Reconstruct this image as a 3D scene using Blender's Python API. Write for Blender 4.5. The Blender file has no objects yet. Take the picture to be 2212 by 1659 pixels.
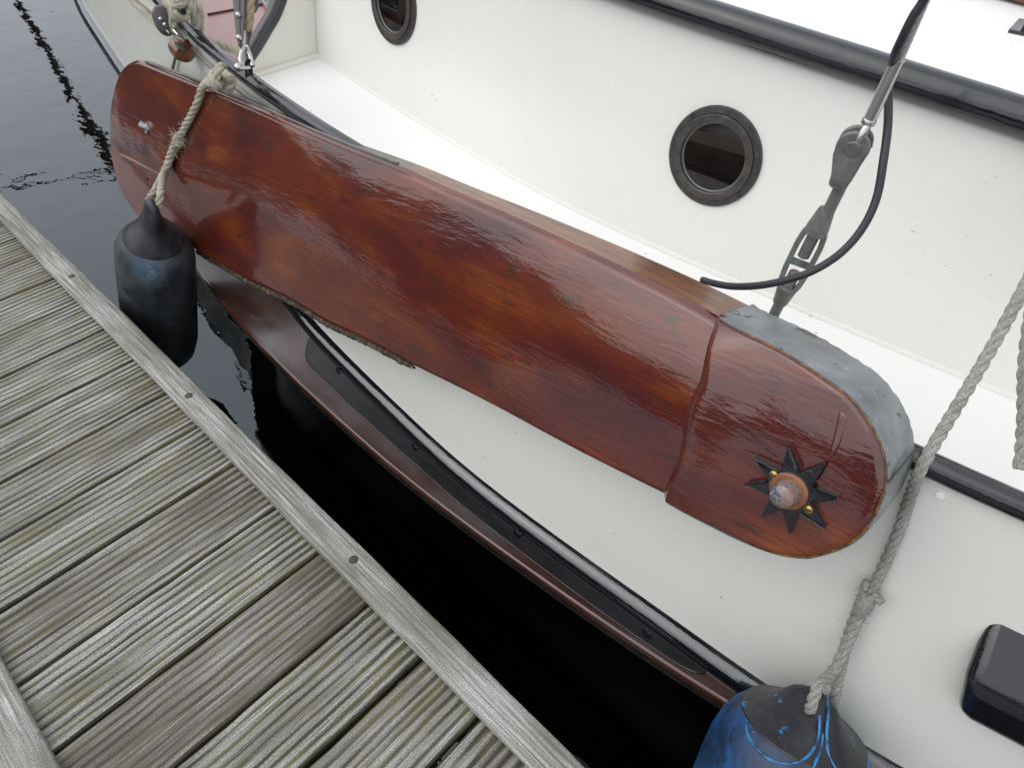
import bpy, math, random
import numpy as np
from mathutils import Vector, Matrix
random.seed(7); rng = np.random.RandomState(11)
S = bpy.context.scene
COL = S.collection

# ---------------------------------------------------------------- camera, sky, sun, exposure
H = 1.30                                   # eye height above the jetty deck (z = 0)
CX, CY = 1106.0, 829.5
FPX = 1498.385
R = np.array([[0.72398644, -0.49541815, 0.48000468],
              [0.68969633, 0.50700788, -0.51697388],
              [0.01275209, 0.70533954, 0.70875491]])
cam = bpy.data.cameras.new('camera'); cam.sensor_fit = 'HORIZONTAL'; cam.sensor_width = 36
cam.lens = FPX / 2212 * 36; cam.clip_start = 0.02; cam.clip_end = 3000
cob = bpy.data.objects.new('camera', cam); COL.objects.link(cob)
M4 = Matrix.Identity(4)
for i in range(3):
    for j in range(3): M4[i][j] = R[i][j]
M4[0][3], M4[1][3], M4[2][3] = 0, 0, H
cob.matrix_world = M4
S.camera = cob

SUN_EL, SUN_AZ = 52.0, 215.0               # degrees; azimuth measured from +Y clockwise
world = bpy.data.worlds.new('World'); S.world = world; world.use_nodes = True
nt = world.node_tree; nt.nodes.clear()
sky = nt.nodes.new('ShaderNodeTexSky'); sky.sky_type = 'NISHITA'; sky.sun_disc = False
sky.sun_elevation = math.radians(SUN_EL); sky.sun_rotation = math.radians(SUN_AZ)
sky.air_density = 1.0; sky.dust_density = 4.0; sky.ozone_density = 1.0
hs = nt.nodes.new('ShaderNodeHueSaturation'); hs.inputs['Saturation'].default_value = 0.42
bg = nt.nodes.new('ShaderNodeBackground'); bg.inputs['Strength'].default_value = 0.15
wo = nt.nodes.new('ShaderNodeOutputWorld')
nt.links.new(sky.outputs[0], hs.inputs['Color']); 
ov = nt.nodes.new('ShaderNodeMix'); ov.data_type = 'RGBA'; ov.inputs[0].default_value = 0.72; ov.inputs[7].default_value = (8.3, 8.7, 9.35, 1)
nt.links.new(hs.outputs[0], ov.inputs[6]); nt.links.new(ov.outputs[2], bg.inputs['Color'])
nt.links.new(bg.outputs[0], wo.inputs[0])
sl = bpy.data.lights.new('sun', 'SUN'); sl.energy = 0.6; sl.angle = math.radians(70); sl.color = (1.0, 0.97, 0.93)
so = bpy.data.objects.new('sun', sl); COL.objects.link(so)
az, el = math.radians(SUN_AZ), math.radians(SUN_EL)
sd = Vector((math.sin(az) * math.cos(el), math.cos(az) * math.cos(el), math.sin(el)))
so.rotation_euler = sd.to_track_quat('Z', 'Y').to_euler(); so.location = (0, 0, 20)
S.view_settings.view_transform = 'Standard'; S.view_settings.look = 'None'
S.view_settings.gamma = 1.0; S.view_settings.exposure = 0.10

# ---------------------------------------------------------------- measuring: sight lines cut by real planes
O = np.array([0, 0, H])
def ray(x, y): return R @ np.array([x - CX, -(y - CY), -FPX]) / FPX
def at_z(x, y, z): r = ray(x, y); return O + r * ((z - H) / r[2])
def at_y(x, y, Y): r = ray(x, y); return O + r * (Y / r[1])
def at_x(x, y, X): r = ray(x, y); return O + r * (X / r[0])
def at_d(x, y, d): return O + ray(x, y) * d
def at_pl(x, y, p0, n): r = ray(x, y); return O + r * (((p0 - O) @ n) / (r @ n))
def depth(p): return -(R.T @ (np.asarray(p) - O))[2]
def sheer(X): return 0.025 * (X + 0.5) ** 2
def at_sheer(px, py, z0):
    X = -1.0
    for _ in range(40):
        q = at_z(px, py, z0 + sheer(X)); X = q[0]
    return q
def unit(v): v = np.asarray(v, float); return v / np.linalg.norm(v)
XS = np.linspace(-6, 3, 901)
def curve(pts, win=0.30):
    pts = sorted(pts); y = np.interp(XS, [p[0] for p in pts], [p[1] for p in pts])
    k = int(win / (XS[1] - XS[0])) | 1
    for _ in range(2):
        yp = np.pad(y, k // 2, mode='reflect', reflect_type='odd'); y = np.convolve(yp, np.ones(k) / k, 'valid')
    return lambda X: float(np.interp(X, XS, y))

# ---------------------------------------------------------------- objects, names, labels
ORG = {}
def root(name, label, cat, loc=(0, 0, 0), group=None):
    o = bpy.data.objects.new(name, None); COL.objects.link(o); o.location = [float(c) for c in loc]
    o.empty_display_size = 0.05
    ORG[o.name] = np.array(loc, float); o['label'] = label; o['category'] = cat
    if group: o['group'] = group
    return o
def mk(name, VF, m, parent=None, smooth=True, sharp=38, uv=None, attr=None, loc=None, label=None, cat=None, kind=None, group=None):
    V, F = VF; V = np.asarray(V, float).reshape(-1, 3)
    org = ORG[parent.name] if parent is not None else (np.zeros(3) if loc is None else np.array(loc, float))
    me = bpy.data.meshes.new(name)
    me.from_pydata((V - org).tolist(), [], [list(map(int, f)) for f in F]); me.update()
    if uv is not None:
        l = me.uv_layers.new(name='UVMap'); uv = np.asarray(uv)
        vi = np.zeros(len(me.loops), int); me.loops.foreach_get('vertex_index', vi)
        l.data.foreach_set('uv', uv[vi].astype(np.float32).ravel())
    if attr is not None:
        for k, vals in attr.items():
            a = me.attributes.new(k, 'FLOAT', 'POINT'); a.data.foreach_set('value', np.asarray(vals, np.float32))
    if smooth:
        me.polygons.foreach_set('use_smooth', [True] * len(me.polygons)); me.set_sharp_from_angle(angle=math.radians(sharp))
    me.materials.append(m)
    o = bpy.data.objects.new(name, me); COL.objects.link(o)
    if parent is not None: o.parent = parent
    else: o.location = org.tolist()
    ORG[o.name] = org
    if label: o['label'] = label
    if cat: o['category'] = cat
    if kind: o['kind'] = kind
    if group: o['group'] = group
    return o
def bevel(o, w, seg=2):
    b = o.modifiers.new('bevel', 'BEVEL'); b.width = w; b.segments = seg; b.limit_method = 'ANGLE'; b.angle_limit = math.radians(35)
    return o

# ---------------------------------------------------------------- mesh builders
def join(*vfs):
    V, F, n = [], [], 0
    for v, f in vfs:
        v = np.asarray(v, float).reshape(-1, 3); V.append(v); F += [[i + n for i in q] for q in f]; n += len(v)
    return np.vstack(V), F
def grid(P, wrap=False):
    P = np.asarray(P, float); a, b = P.shape[:2]; F = []
    for i in range(a - 1):
        for j in range(b - 1 + (1 if wrap else 0)):
            k = (j + 1) % b; F.append([i * b + j, i * b + k, (i + 1) * b + k, (i + 1) * b + j])
    return P.reshape(-1, 3), F
def resample(path, n=None, step=None, smooth=True):
    p = np.asarray(path, float)
    if smooth and len(p) > 2:
        q = []
        e = np.vstack([2 * p[0] - p[1], p, 2 * p[-1] - p[-2]])
        for i in range(1, len(e) - 2):
            for t in np.linspace(0, 1, 12, endpoint=False):
                a, b, c, d = e[i - 1], e[i], e[i + 1], e[i + 2]
                q.append(0.5 * ((2 * b) + (c - a) * t + (2 * a - 5 * b + 4 * c - d) * t * t + (3 * b - a - 3 * c + d) * t ** 3))
        q.append(p[-1]); p = np.array(q)
    s = np.r_[0, np.cumsum(np.linalg.norm(np.diff(p, axis=0), axis=1))]
    if n is None: n = max(2, int(s[-1] / step) + 1)
    t = np.linspace(0, s[-1], n)
    return np.stack([np.interp(t, s, p[:, k]) for k in range(3)], 1)
def frames(p):
    t = np.gradient(p, axis=0); t /= np.linalg.norm(t, axis=1)[:, None] + 1e-12
    a = np.array([0, 0, 1.0]) if abs(t[0][2]) < .9 else np.array([1.0, 0, 0])
    u = unit(np.cross(t[0], a)); U = [u]
    for i in range(1, len(p)):
        u = u - t[i] * (u @ t[i]); u = unit(u); U.append(u)
    U = np.array(U); return t, U, np.cross(t, U)
def tube(path, r, n=10, step=None, smooth=True, caps=True, num=None, ell=1.0):
    p = resample(path, n=num, step=step, smooth=smooth) if (step or num) else np.asarray(path, float)
    t, U, W = frames(p); r = np.interp(np.linspace(0, 1, len(p)), np.linspace(0, 1, np.size(r)), np.atleast_1d(r)) if np.size(r) > 1 else np.full(len(p), float(r))
    a = np.linspace(0, 2 * np.pi, n, endpoint=False)
    P = p[:, None] + r[:, None, None] * (U[:, None] * np.cos(a)[None, :, None] + ell * W[:, None] * np.sin(a)[None, :, None])
    V, F = grid(P, True)
    if caps: F += [list(range(n))[::-1], list(range(len(V) - n, len(V)))]
    return V, F
def rope(path, r, pitch=None, step=None, strands=3, ph=0.0, fr=None):
    pitch = pitch or r * 7.0; step = step or r * 0.55
    p = resample(path, step=step); t, U, W = frames(p)
    s = np.r_[0, np.cumsum(np.linalg.norm(np.diff(p, axis=0), axis=1))]
    rr = np.full(len(p), float(r)) if np.size(r) == 1 else np.interp(np.linspace(0, 1, len(p)), np.linspace(0, 1, len(r)), r)
    out = []
    for k in range(strands):
        a = 2 * np.pi * (s / pitch + k / strands) + ph
        q = p + (rr * 0.5)[:, None] * (U * np.cos(a)[:, None] + W * np.sin(a)[:, None])
        out.append(tube(q, rr * 0.58 if np.size(rr) > 1 else rr * .58, n=8))
    return join(*out)
def fuzz(path, r, count, ln, th=0.0006):
    p = resample(path, step=r); t, U, W = frames(p); out = []
    for _ in range(count):
        i = rng.randint(len(p)); a = rng.rand() * 6.283
        d = U[i] * math.cos(a) + W[i] * math.sin(a); b = p[i] + d * r * .8
        e = unit(d + t[i] * rng.uniform(-1, 1) + rng.normal(0, .3, 3)); L = ln * rng.uniform(.4, 1)
        out.append(tube(np.array([b, b + e * L * .5, b + e * L + rng.normal(0, .2, 3) * L]), [th, th * .8, th * .4], n=4))
    return join(*out)
def basis_of(axis, ref=(0, 0, 1)):
    a = unit(axis); r = np.array(ref, float)
    if abs(a @ unit(r)) > .95: r = np.array([1.0, 0, 0])
    u = unit(np.cross(r, a)); return u, np.cross(a, u), a
def lathe(prof, o, axis, n=32, ref=(0, 0, 1), su=1.0, sv=1.0, cap=True):
    u, v, a = basis_of(axis, ref); o = np.asarray(o, float)
    A = np.linspace(0, 2 * np.pi, n, endpoint=False); P = []
    for q in prof:
        rr, tt = q[0], q[1]; fu = q[2] if len(q) > 2 else su; fv = q[3] if len(q) > 3 else sv
        P.append(o + a * tt + rr * (fu * np.cos(A)[:, None] * u + fv * np.sin(A)[:, None] * v))
    V, F = grid(P, True)
    if cap: F += [list(range(n))[::-1], list(range(len(V) - n, len(V)))]
    return V, F
def box(c, ax, dims):
    c = np.asarray(c, float); ax = [unit(a) * d / 2 for a, d in zip(ax, dims)]; V = []
    for i in (-1, 1):
        for j in (-1, 1):
            for k in (-1, 1): V.append(c + i * ax[0] + j * ax[1] + k * ax[2])
    F = [[0, 1, 3, 2], [4, 6, 7, 5], [0, 4, 5, 1], [2, 3, 7, 6], [0, 2, 6, 4], [1, 5, 7, 3]]
    return np.array(V), F
def prism(front, back):
    n = len(front); V = np.vstack([front, back])
    F = [list(range(n)), list(range(2 * n - 1, n - 1, -1))]
    F += [[i, n + i, n + (i + 1) % n, (i + 1) % n] for i in range(n)]
    return V, F
def ball(c, r, n=12):
    return lathe([(r * math.sin(a), -r * math.cos(a)) for a in np.linspace(.05, math.pi - .05, n)], c, (0, 0, 1), n=16)

# ---------------------------------------------------------------- materials
def mat(name, col=(.5, .5, .5), rough=.5, metal=0.0, coat=0.0, coat_rough=.03, ior=1.5, spec=.5):
    m = bpy.data.materials.new(name); m.use_nodes = True; t = m.node_tree; b = t.nodes['Principled BSDF']
    b.inputs['Base Color'].default_value = (*col, 1); b.inputs['Roughness'].default_value = rough
    b.inputs['Metallic'].default_value = metal; b.inputs['Coat Weight'].default_value = coat
    b.inputs['Coat Roughness'].default_value = coat_rough; b.inputs['IOR'].default_value = ior
    b.inputs['Specular IOR Level'].default_value = spec
    return m, t, b
def nd(t, typ, **kw):
    n = t.nodes.new(typ)
    for k, v in kw.items():
        if k.startswith('i_'): n.inputs[k[2:].replace('_', ' ')].default_value = v
        else: setattr(n, k, v)
    return n
def coords(t, kind='Object', scale=(1, 1, 1), rot=(0, 0, 0), loc=(0, 0, 0)):
    c = nd(t, 'ShaderNodeTexCoord'); m = nd(t, 'ShaderNodeMapping')
    m.inputs['Scale'].default_value = scale; m.inputs['Rotation'].default_value = rot; m.inputs['Location'].default_value = loc
    t.links.new(c.outputs[kind], m.inputs['Vector']); return m.outputs[0]
def noise(t, vec, scale, detail=4, rough=.55, dist=0.0):
    n = nd(t, 'ShaderNodeTexNoise', i_Scale=scale, i_Detail=detail, i_Roughness=rough, i_Distortion=dist)
    t.links.new(vec, n.inputs['Vector']); return n.outputs['Fac']
def ramp(t, fac, stops, interp='LINEAR'):
    r = nd(t, 'ShaderNodeValToRGB'); r.color_ramp.interpolation = interp
    e = r.color_ramp.elements
    while len(e) < len(stops): e.new(0.5)
    for k, (p, c) in zip(e, stops):
        k.position = p; k.color = (*c, 1) if not np.isscalar(c) else (c, c, c, 1)
    t.links.new(fac, r.inputs[0]); return r.outputs[0]
def mix(t, fac, a, b, mode='MIX'):
    n = nd(t, 'ShaderNodeMix', data_type='RGBA', blend_type=mode)
    for s, v in ((0, fac), (6, a), (7, b)):
        if hasattr(v, 'is_linked'): t.links.new(v, n.inputs[s])
        else: n.inputs[s].default_value = v if s == 0 else (*v, 1)
    return n.outputs[2]
def math_(t, op, a, b=0.0):
    n = nd(t, 'ShaderNodeMath', operation=op)
    for s, v in ((0, a), (1, b)):
        if hasattr(v, 'is_linked'): t.links.new(v, n.inputs[s])
        else: n.inputs[s].default_value = v
    return n.outputs[0]
def bump(t, b, h, strength=.3, dist=.01, also_coat=True, base=True, prev=None):
    n = nd(t, 'ShaderNodeBump', i_Strength=strength, i_Distance=dist); t.links.new(h, n.inputs['Height'])
    if prev is not None: t.links.new(prev, n.inputs['Normal'])
    if base: t.links.new(n.outputs[0], b.inputs['Normal'])
    if also_coat: t.links.new(n.outputs[0], b.inputs['Coat Normal'])
    return n.outputs[0]
def setc(t, b, c): t.links.new(c, b.inputs['Base Color'])
def setr(t, b, c): t.links.new(c, b.inputs['Roughness'])

def white_paint(name, col, rough, speck=.15, dirt=(.45, .43, .38), amt=.12):
    m, t, b = mat(name, col, rough); v = coords(t)
    n1 = noise(t, v, 3.0, 5); c = mix(t, math_(t, 'MULTIPLY', ramp(t, n1, [(.45, 0.0), (.75, 1.0)]), amt), col, dirt)
    v2 = coords(t, scale=(1, 1, 2.5)); n2 = noise(t, v2, 55, 2)
    sp = ramp(t, n2, [(.72, 0.0), (.74, 1.0)])
    n3 = noise(t, v, 7, 2); sp = math_(t, 'MULTIPLY', sp, ramp(t, n3, [(.5, 0.0), (.62, 1.0)]))
    c = mix(t, math_(t, 'MULTIPLY', sp, speck * 4), c, (.10, .09, .075)); setc(t, b, c)
    setr(t, b, ramp(t, noise(t, v, 9, 4), [(.2, rough - .02), (.8, rough + .05)]))
    bump(t, b, noise(t, coords(t), 26, 4), .05, .004)
    return m
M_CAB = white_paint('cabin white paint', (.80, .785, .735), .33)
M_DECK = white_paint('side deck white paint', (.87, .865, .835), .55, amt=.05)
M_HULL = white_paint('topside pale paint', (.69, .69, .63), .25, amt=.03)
M_WING = white_paint('wing cream paint', (.76, .735, .66), .4, amt=.25)

def black_paint(name, rough=.10, col=(.008, .009, .012), bs=.35, sc=60, coat=0.6):
    m, t, b = mat(name, col, rough, coat=coat, coat_rough=.05); v = coords(t, scale=(.35, 1, 1))
    n = noise(t, v, sc, 5, .6); n2 = noise(t, coords(t), 14, 3)
    bump(t, b, math_(t, 'ADD', math_(t, 'MULTIPLY', n, .6), n2), bs, .004)
    setr(t, b, ramp(t, noise(t, v, 30, 4), [(.35, rough), (.7, rough + .22)]))
    return m
M_BLK = black_paint('black gloss paint', rough=.07, bs=.28)
M_BLKBAND = black_paint('black gloss paint thick brushed', rough=.04, bs=.32, sc=34, coat=1.0); M_BLKBAND.node_tree.nodes['Principled BSDF'].inputs['Specular IOR Level'].default_value = .9
M_PLATE = black_paint('black satin plate paint', rough=.38, col=(.012, .012, .013), bs=.25, sc=120, coat=.0)

m, t, b = mat('brown wale paint', (.06, .025, .018), .3, coat=.25, coat_rough=.12); M_WALE = m
v = coords(t, scale=(.4, 1.2, 1.2)); n1 = noise(t, v, 5, 5, .6); n2 = noise(t, v, 30, 5, .6)
c = ramp(t, n1, [(.3, (.036, .019, .016)), (.5, (.060, .027, .021)), (.68, (.088, .052, .046))])
c = mix(t, ramp(t, n2, [(.62, 0.0), (.75, .55)]), c, (.13, .105, .095)); c = mix(t, ramp(t, noise(t, coords(t, scale=(.6, 1.5, 1.5), loc=(5, 2, 0)), 4.2, 4, .55, .4), [(.46, 0.0), (.66, .7)]), c, (.12, .105, .11)); setc(t, b, c)  # pale grey bloom patches: sky sheen painted into the wale's brown
setr(t, b, ramp(t, n1, [(.35, .2), (.65, .5)])); bump(t, b, n2, .12, .004)
m, t, b = mat('dark tar paint', (.014, .013, .012), .45); M_TAR = m
v = coords(t); c = ramp(t, noise(t, v, 22, 5, .65), [(.4, (.010, .009, .008)), (.7, (.035, .033, .028))]); setc(t, b, c)
m, t, b = mat('lip paint red brown', (.09, .022, .014), .16, coat=.6, coat_rough=.06); M_LIP = m
v = coords(t, scale=(.3, 1, 1)); c = ramp(t, noise(t, v, 26, 5, .65), [(.35, (.042, .017, .013)), (.58, (.08, .026, .018)), (.74, (.12, .085, .065))]); setc(t, b, c)

# varnished leeboard
def varnish(name, coat_bump=.5, shift=0.0):
    m, t, b = mat(name, (.1, .03, .01), .42, coat=1.0, coat_rough=.03, spec=.15); b.inputs['Coat IOR'].default_value = 1.68
    v = coords(t, 'UV', scale=(1.0, 2.6, 1), loc=(shift, shift, 0)); big = noise(t, v, 3.4, 3, .5, .4)
    vf = coords(t, 'UV', scale=(2.2, 130, 1)); fine = noise(t, vf, 1.6, 5, .6)
    vb = coords(t, 'UV', scale=(2.6, 6.5, 1), loc=(3 + shift, 1, 0)); blot = noise(t, vb, 4.6, 6, .66, .3)
    c = ramp(t, big, [(.30, (.055, .008, .010)), (.44, (.098, .012, .008)), (.56, (.132, .020, .005)), (.72, (.215, .046, .006))])
    c = mix(t, ramp(t, fine, [(.36, .5), (.58, 0.0)]), c, (.040, .009, .007))
    c = mix(t, ramp(t, blot, [(.55, 0.0), (.70, .8)]), c, (.026, .013, .008))
    sc = noise(t, coords(t, 'UV', scale=(14, 60, 1), rot=(0, 0, .5)), 3, 3, .7)
    c = mix(t, ramp(t, sc, [(.66, 0.0), (.8, .35)]), c, (.26, .09, .03))
    setc(t, b, c)
    w1 = noise(t, coords(t, 'UV', scale=(13, 60, 1)), 1.5, 3, .5, .6)
    w2 = noise(t, coords(t, 'UV', scale=(90, 150, 1)), 1.6, 3, .6)
    w3 = noise(t, coords(t, 'UV', scale=(3, 6, 1)), 1.0, 2, .5)
    h = math_(t, 'ADD', math_(t, 'MULTIPLY', w1, .20), math_(t, 'MULTIPLY', w2, .035))
    h = math_(t, 'ADD', h, math_(t, 'MULTIPLY', w3, 2.2))
    n = nd(t, 'ShaderNodeBump', i_Strength=coat_bump, i_Distance=.0045); t.links.new(h, n.inputs['Height'])
    t.links.new(n.outputs[0], b.inputs['Coat Normal'])
    n2 = nd(t, 'ShaderNodeBump', i_Strength=.25, i_Distance=.003); t.links.new(fine, n2.inputs['Height']); t.links.new(n2.outputs[0], b.inputs['Normal'])
    t.links.new(ramp(t, blot, [(.4, .02), (.75, .09)]), b.inputs['Coat Roughness'])
    return m
M_VARN = varnish('varnished mahogany'); M_VARN2 = varnish('varnished mahogany head', .55, 4.3)
m, t, b = mat('worn orange wood edge', (.2, .07, .02), .4, coat=.5, coat_rough=.1); M_EDGE = m
v = coords(t, scale=(2, 9, 9)); c = ramp(t, noise(t, v, 4, 6, .65), [(.32, (.04, .02, .015)), (.5, (.17, .055, .017)), (.7, (.27, .10, .03))])
setc(t, b, c); bump(t, b, noise(t, coords(t, scale=(5, 30, 30)), 3, 5), .3, .004)
m, t, b = mat('worn grey wood edge', (.06, .05, .045), .45, coat=.3, coat_rough=.15); M_EDGEG = m
v = coords(t, scale=(2, 14, 14)); c = ramp(t, noise(t, v, 4, 6, .65), [(.35, (.05, .035, .028)), (.5, (.13, .11, .10)), (.75, (.22, .16, .13))]); setc(t, b, c)
m, t, b = mat('barnacled iron strip', (.06, .045, .03), .6); M_WEAR = m
v = coords(t); c = ramp(t, noise(t, v, 75, 5, .7), [(.4, (.02, .014, .008)), (.55, (.07, .045, .02)), (.72, (.28, .26, .22))]); setc(t, b, c)
bump(t, b, noise(t, v, 110, 4, .7), .8, .006)

m, t, b = mat('lead grey sheet metal', (.2, .21, .22), .42, metal=.35); M_ZINC = m
v = coords(t); v2 = coords(t, scale=(1.2, 1.2, 1.2)); n1 = noise(t, v2, 9, 6, .62, .3); n2 = noise(t, v, 75, 5, .65)
c = ramp(t, n1, [(.3, (.15, .155, .155)), (.5, (.235, .245, .25)), (.7, (.34, .36, .38))])
c = mix(t, ramp(t, n2, [(.60, 0.0), (.76, .7)]), c, (.50, .54, .58))
c = mix(t, ramp(t, noise(t, coords(t, scale=(1, 1, 1), loc=(4, 2, 1)), 24, 4, .6), [(.62, 0.0), (.66, .8)]), c, (.06, .045, .03))
setc(t, b, c); setr(t, b, ramp(t, n1, [(.35, .35), (.7, .6)])); bump(t, b, n1, .15, .01)

def jetty_wood(name, grey=1.0, across=1.0, grooved=True):
    m, t, b = mat(name, (.3, .29, .26), .85, spec=.25)
    oi = nd(t, 'ShaderNodeObjectInfo')
    cv = nd(t, 'ShaderNodeVectorMath', operation='ADD'); c0 = coords(t, 'UV')
    rnd = nd(t, 'ShaderNodeCombineXYZ'); t.links.new(math_(t, 'MULTIPLY', oi.outputs['Random'], 37.0), rnd.inputs[0]); t.links.new(math_(t, 'MULTIPLY', oi.outputs['Random'], 91.0), rnd.inputs[1])
    t.links.new(c0, cv.inputs[0]); t.links.new(rnd.outputs[0], cv.inputs[1])
    def uvn(sx, sy, sc, det=4, ro=.6, di=0):
        mp = nd(t, 'ShaderNodeMapping'); mp.inputs['Scale'].default_value = (sx, sy, 1); t.links.new(cv.outputs[0], mp.inputs[0])
        return noise(t, mp.outputs[0], sc, det, ro, di)
    streak = uvn(3.5, 170 * across, 1.5, 5, .65); speck = uvn(110, 330, 2.0, 4, .75); patch = uvn(2.2, 7, 1.6, 4, .6); alg = uvn(4, 22, 1.7, 4, .6)
    c = ramp(t, streak, [(.30, (.10, .095, .08)), (.42, (.28 * grey, .275 * grey, .25 * grey)), (.54, (.46 * grey, .455 * grey, .43 * grey)), (.68, (.74 * grey, .74 * grey, .715 * grey))])
    c = mix(t, ramp(t, speck, [(.47, 0.0), (.64, .85)]), c, (.10, .088, .066))
    c = mix(t, ramp(t, patch, [(.42, 0.0), (.64, .62)]), c, (.125, .118, .088))
    if grooved:
        a = nd(t, 'ShaderNodeAttribute', attribute_name='groove'); g = a.outputs['Fac']
        gn = math_(t, 'ADD', g, math_(t, 'MULTIPLY', math_(t, 'SUBTRACT', speck, .5), .9))
        c = mix(t, ramp(t, gn, [(.26, 0.0), (.70, .95)]), c, (.040, .035, .022))
        al = math_(t, 'MULTIPLY', ramp(t, alg, [(.46, 0.0), (.62, 1.0)]), ramp(t, g, [(.15, .2), (.6, .85)]))
        c = mix(t, math_(t, 'MULTIPLY', al, .72), c, (.155, .145, .045)); c = mix(t, ramp(t, oi.outputs['Random'], [(.2, .22), (.5, 0.0)]), c, (.16, .135, .10))
        ab = nd(t, 'ShaderNodeAttribute', attribute_name='tone')
        br = math_(t, 'MULTIPLY', ab.outputs['Fac'], ramp(t, patch, [(.30, .45), (.58, 1.0)]))
        c = mix(t, br, c, (.075, .060, .048)); c = mix(t, math_(t, 'MULTIPLY', br, ramp(t, streak, [(.55, 0.0), (.72, .8)])), c, (.42, .33, .26))
    else:
        c = mix(t, ramp(t, alg, [(.5, 0.0), (.7, .45)]), c, (.17, .165, .12))
    setc(t, b, c)
    h = math_(t, 'ADD', math_(t, 'MULTIPLY', streak, 1.0), math_(t, 'MULTIPLY', speck, .6)); bump(t, b, h, .55, .004)
    return m
M_PLANK = jetty_wood('weathered grooved decking'); M_BATTEN = jetty_wood('weathered edge batten', .98, .75, False)
m, t, b = mat('jetty underside dark wood', (.03, .027, .022), .8); M_UNDER = m

def rope_mat(name, a, bcol, dirt):
    m, t, b = mat(name, a, .85, spec=.2); v = coords(t)
    n = noise(t, v, 420, 3, .7); n2 = noise(t, v, 22, 4); n3 = noise(t, v, 130, 3, .6)
    c = ramp(t, n, [(.3, tuple(x * .45 for x in a)), (.5, a), (.72, bcol)]); c = mix(t, ramp(t, n2, [(.48, 0.0), (.72, .5)]), c, dirt)
    setc(t, b, c); bump(t, b, math_(t, 'ADD', n, n3), .7, .002); return m
M_ROPE = rope_mat('cream laid rope', (.44, .41, .315), (.60, .57, .47), (.22, .19, .12))
M_ROPEG = rope_mat('grey weathered rope', (.33, .325, .29), (.47, .465, .42), (.15, .15, .10))
M_ROPET = rope_mat('tan hemp rope', (.36, .29, .18), (.48, .40, .27), (.16, .12, .07))

m, t, b = mat('faded black blue fender rubber', (.03, .04, .05), .5); M_FEN = m
v = coords(t); v2 = coords(t, scale=(1, 1, .55))
n1 = noise(t, v, 11, 6, .65); n2 = noise(t, v2, 45, 5, .7)
c = ramp(t, n1, [(.33, (.014, .016, .019)), (.48, (.036, .040, .044)), (.62, (.055, .062, .068)), (.76, (.05, .09, .14))])
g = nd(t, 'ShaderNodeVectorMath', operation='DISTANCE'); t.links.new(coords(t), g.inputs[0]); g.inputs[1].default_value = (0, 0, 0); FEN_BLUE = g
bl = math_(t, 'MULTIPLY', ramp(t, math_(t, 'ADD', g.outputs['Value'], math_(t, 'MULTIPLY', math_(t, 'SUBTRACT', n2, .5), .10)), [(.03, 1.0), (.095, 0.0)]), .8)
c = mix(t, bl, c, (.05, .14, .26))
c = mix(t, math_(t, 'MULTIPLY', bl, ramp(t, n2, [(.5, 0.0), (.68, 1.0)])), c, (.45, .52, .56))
c = mix(t, ramp(t, n2, [(.60, 0.0), (.74, .5)]), c, (.20, .20, .19)); setc(t, b, c)
setr(t, b, ramp(t, n1, [(.3, .35), (.7, .6)])); bump(t, b, n2, .1, .003)
m, t, b = mat('black rubber fender eye', (.016, .017, .020), .42); M_RUB = m
v = coords(t); c = ramp(t, noise(t, v, 30, 5, .6), [(.4, (.012, .013, .016)), (.75, (.04, .042, .046))]); setc(t, b, c); bump(t, b, noise(t, v, 60, 3), .1, .003)

m, t, b = mat('bronze grey metal', (.16, .155, .145), .45, metal=.25); M_BRZ = m
v = coords(t); n1 = noise(t, v, 35, 5, .65); c = ramp(t, n1, [(.3, (.11, .105, .095)), (.55, (.19, .187, .178)), (.75, (.22, .26, .25))]); setc(t, b, c)
bump(t, b, noise(t, v, 160, 4), .2, .002); setr(t, b, ramp(t, n1, [(.3, .35), (.7, .6)]))
m, t, b = mat('green patinated bronze', (.17, .215, .20), .6, metal=.3); M_PAT = m
v = coords(t); c = ramp(t, noise(t, v, 50, 5, .65), [(.35, (.10, .115, .105)), (.65, (.20, .265, .245))]); setc(t, b, c)
m, t, b = mat('polished steel', (.55, .54, .52), .2, metal=1.0); M_STEEL = m
v = coords(t); setr(t, b, ramp(t, noise(t, v, 60, 3), [(.3, .14), (.7, .32)]))
m, t, b = mat('wire steel', (.42, .41, .39), .35, metal=.9); M_WIRE = m
m, t, b = mat('porthole bronze rim', (.055, .053, .052), .38, metal=.45); M_RIM = m
v = coords(t); c = ramp(t, noise(t, v, 60, 4, .6), [(.35, (.042, .042, .045)), (.7, (.085, .08, .075))]); setc(t, b, c)
m, t, b = mat('porthole brown ring', (.10, .085, .072), .42, metal=.4); M_RING = m
v = coords(t); c = ramp(t, noise(t, v, 70, 4, .6), [(.35, (.055, .048, .043)), (.7, (.10, .09, .08))]); setc(t, b, c)
m, t, b = mat('dark cabin window glass', (.008, .005, .005), .03, coat=.3); M_GLASS = m
v = coords(t, scale=(1, 1, 4)); c = ramp(t, noise(t, v, 6, 3), [(.4, (.002, .002, .002)), (.7, (.012, .006, .005))]); setc(t, b, c)
m, t, b = mat('pale gasket', (.11, .13, .13), .35); M_GASK = m
m, t, b = mat('brass', (.45, .32, .10), .32, metal=1.0); M_BRASS = m
m, t, b = mat('worn orange and grey painted bolt', (.3, .1, .03), .28, coat=.5, coat_rough=.06); M_BOLT = m
v = coords(t, loc=(.3, .1, .2)); n1 = noise(t, v, 44, 5, .65)
c = ramp(t, n1, [(.40, (.22, .10, .06)), (.48, (.24, .14, .11)), (.53, (.19, .19, .21)), (.60, (.06, .06, .08)), (.64, (.24, .255, .28))]); setc(t, b, c)
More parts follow.
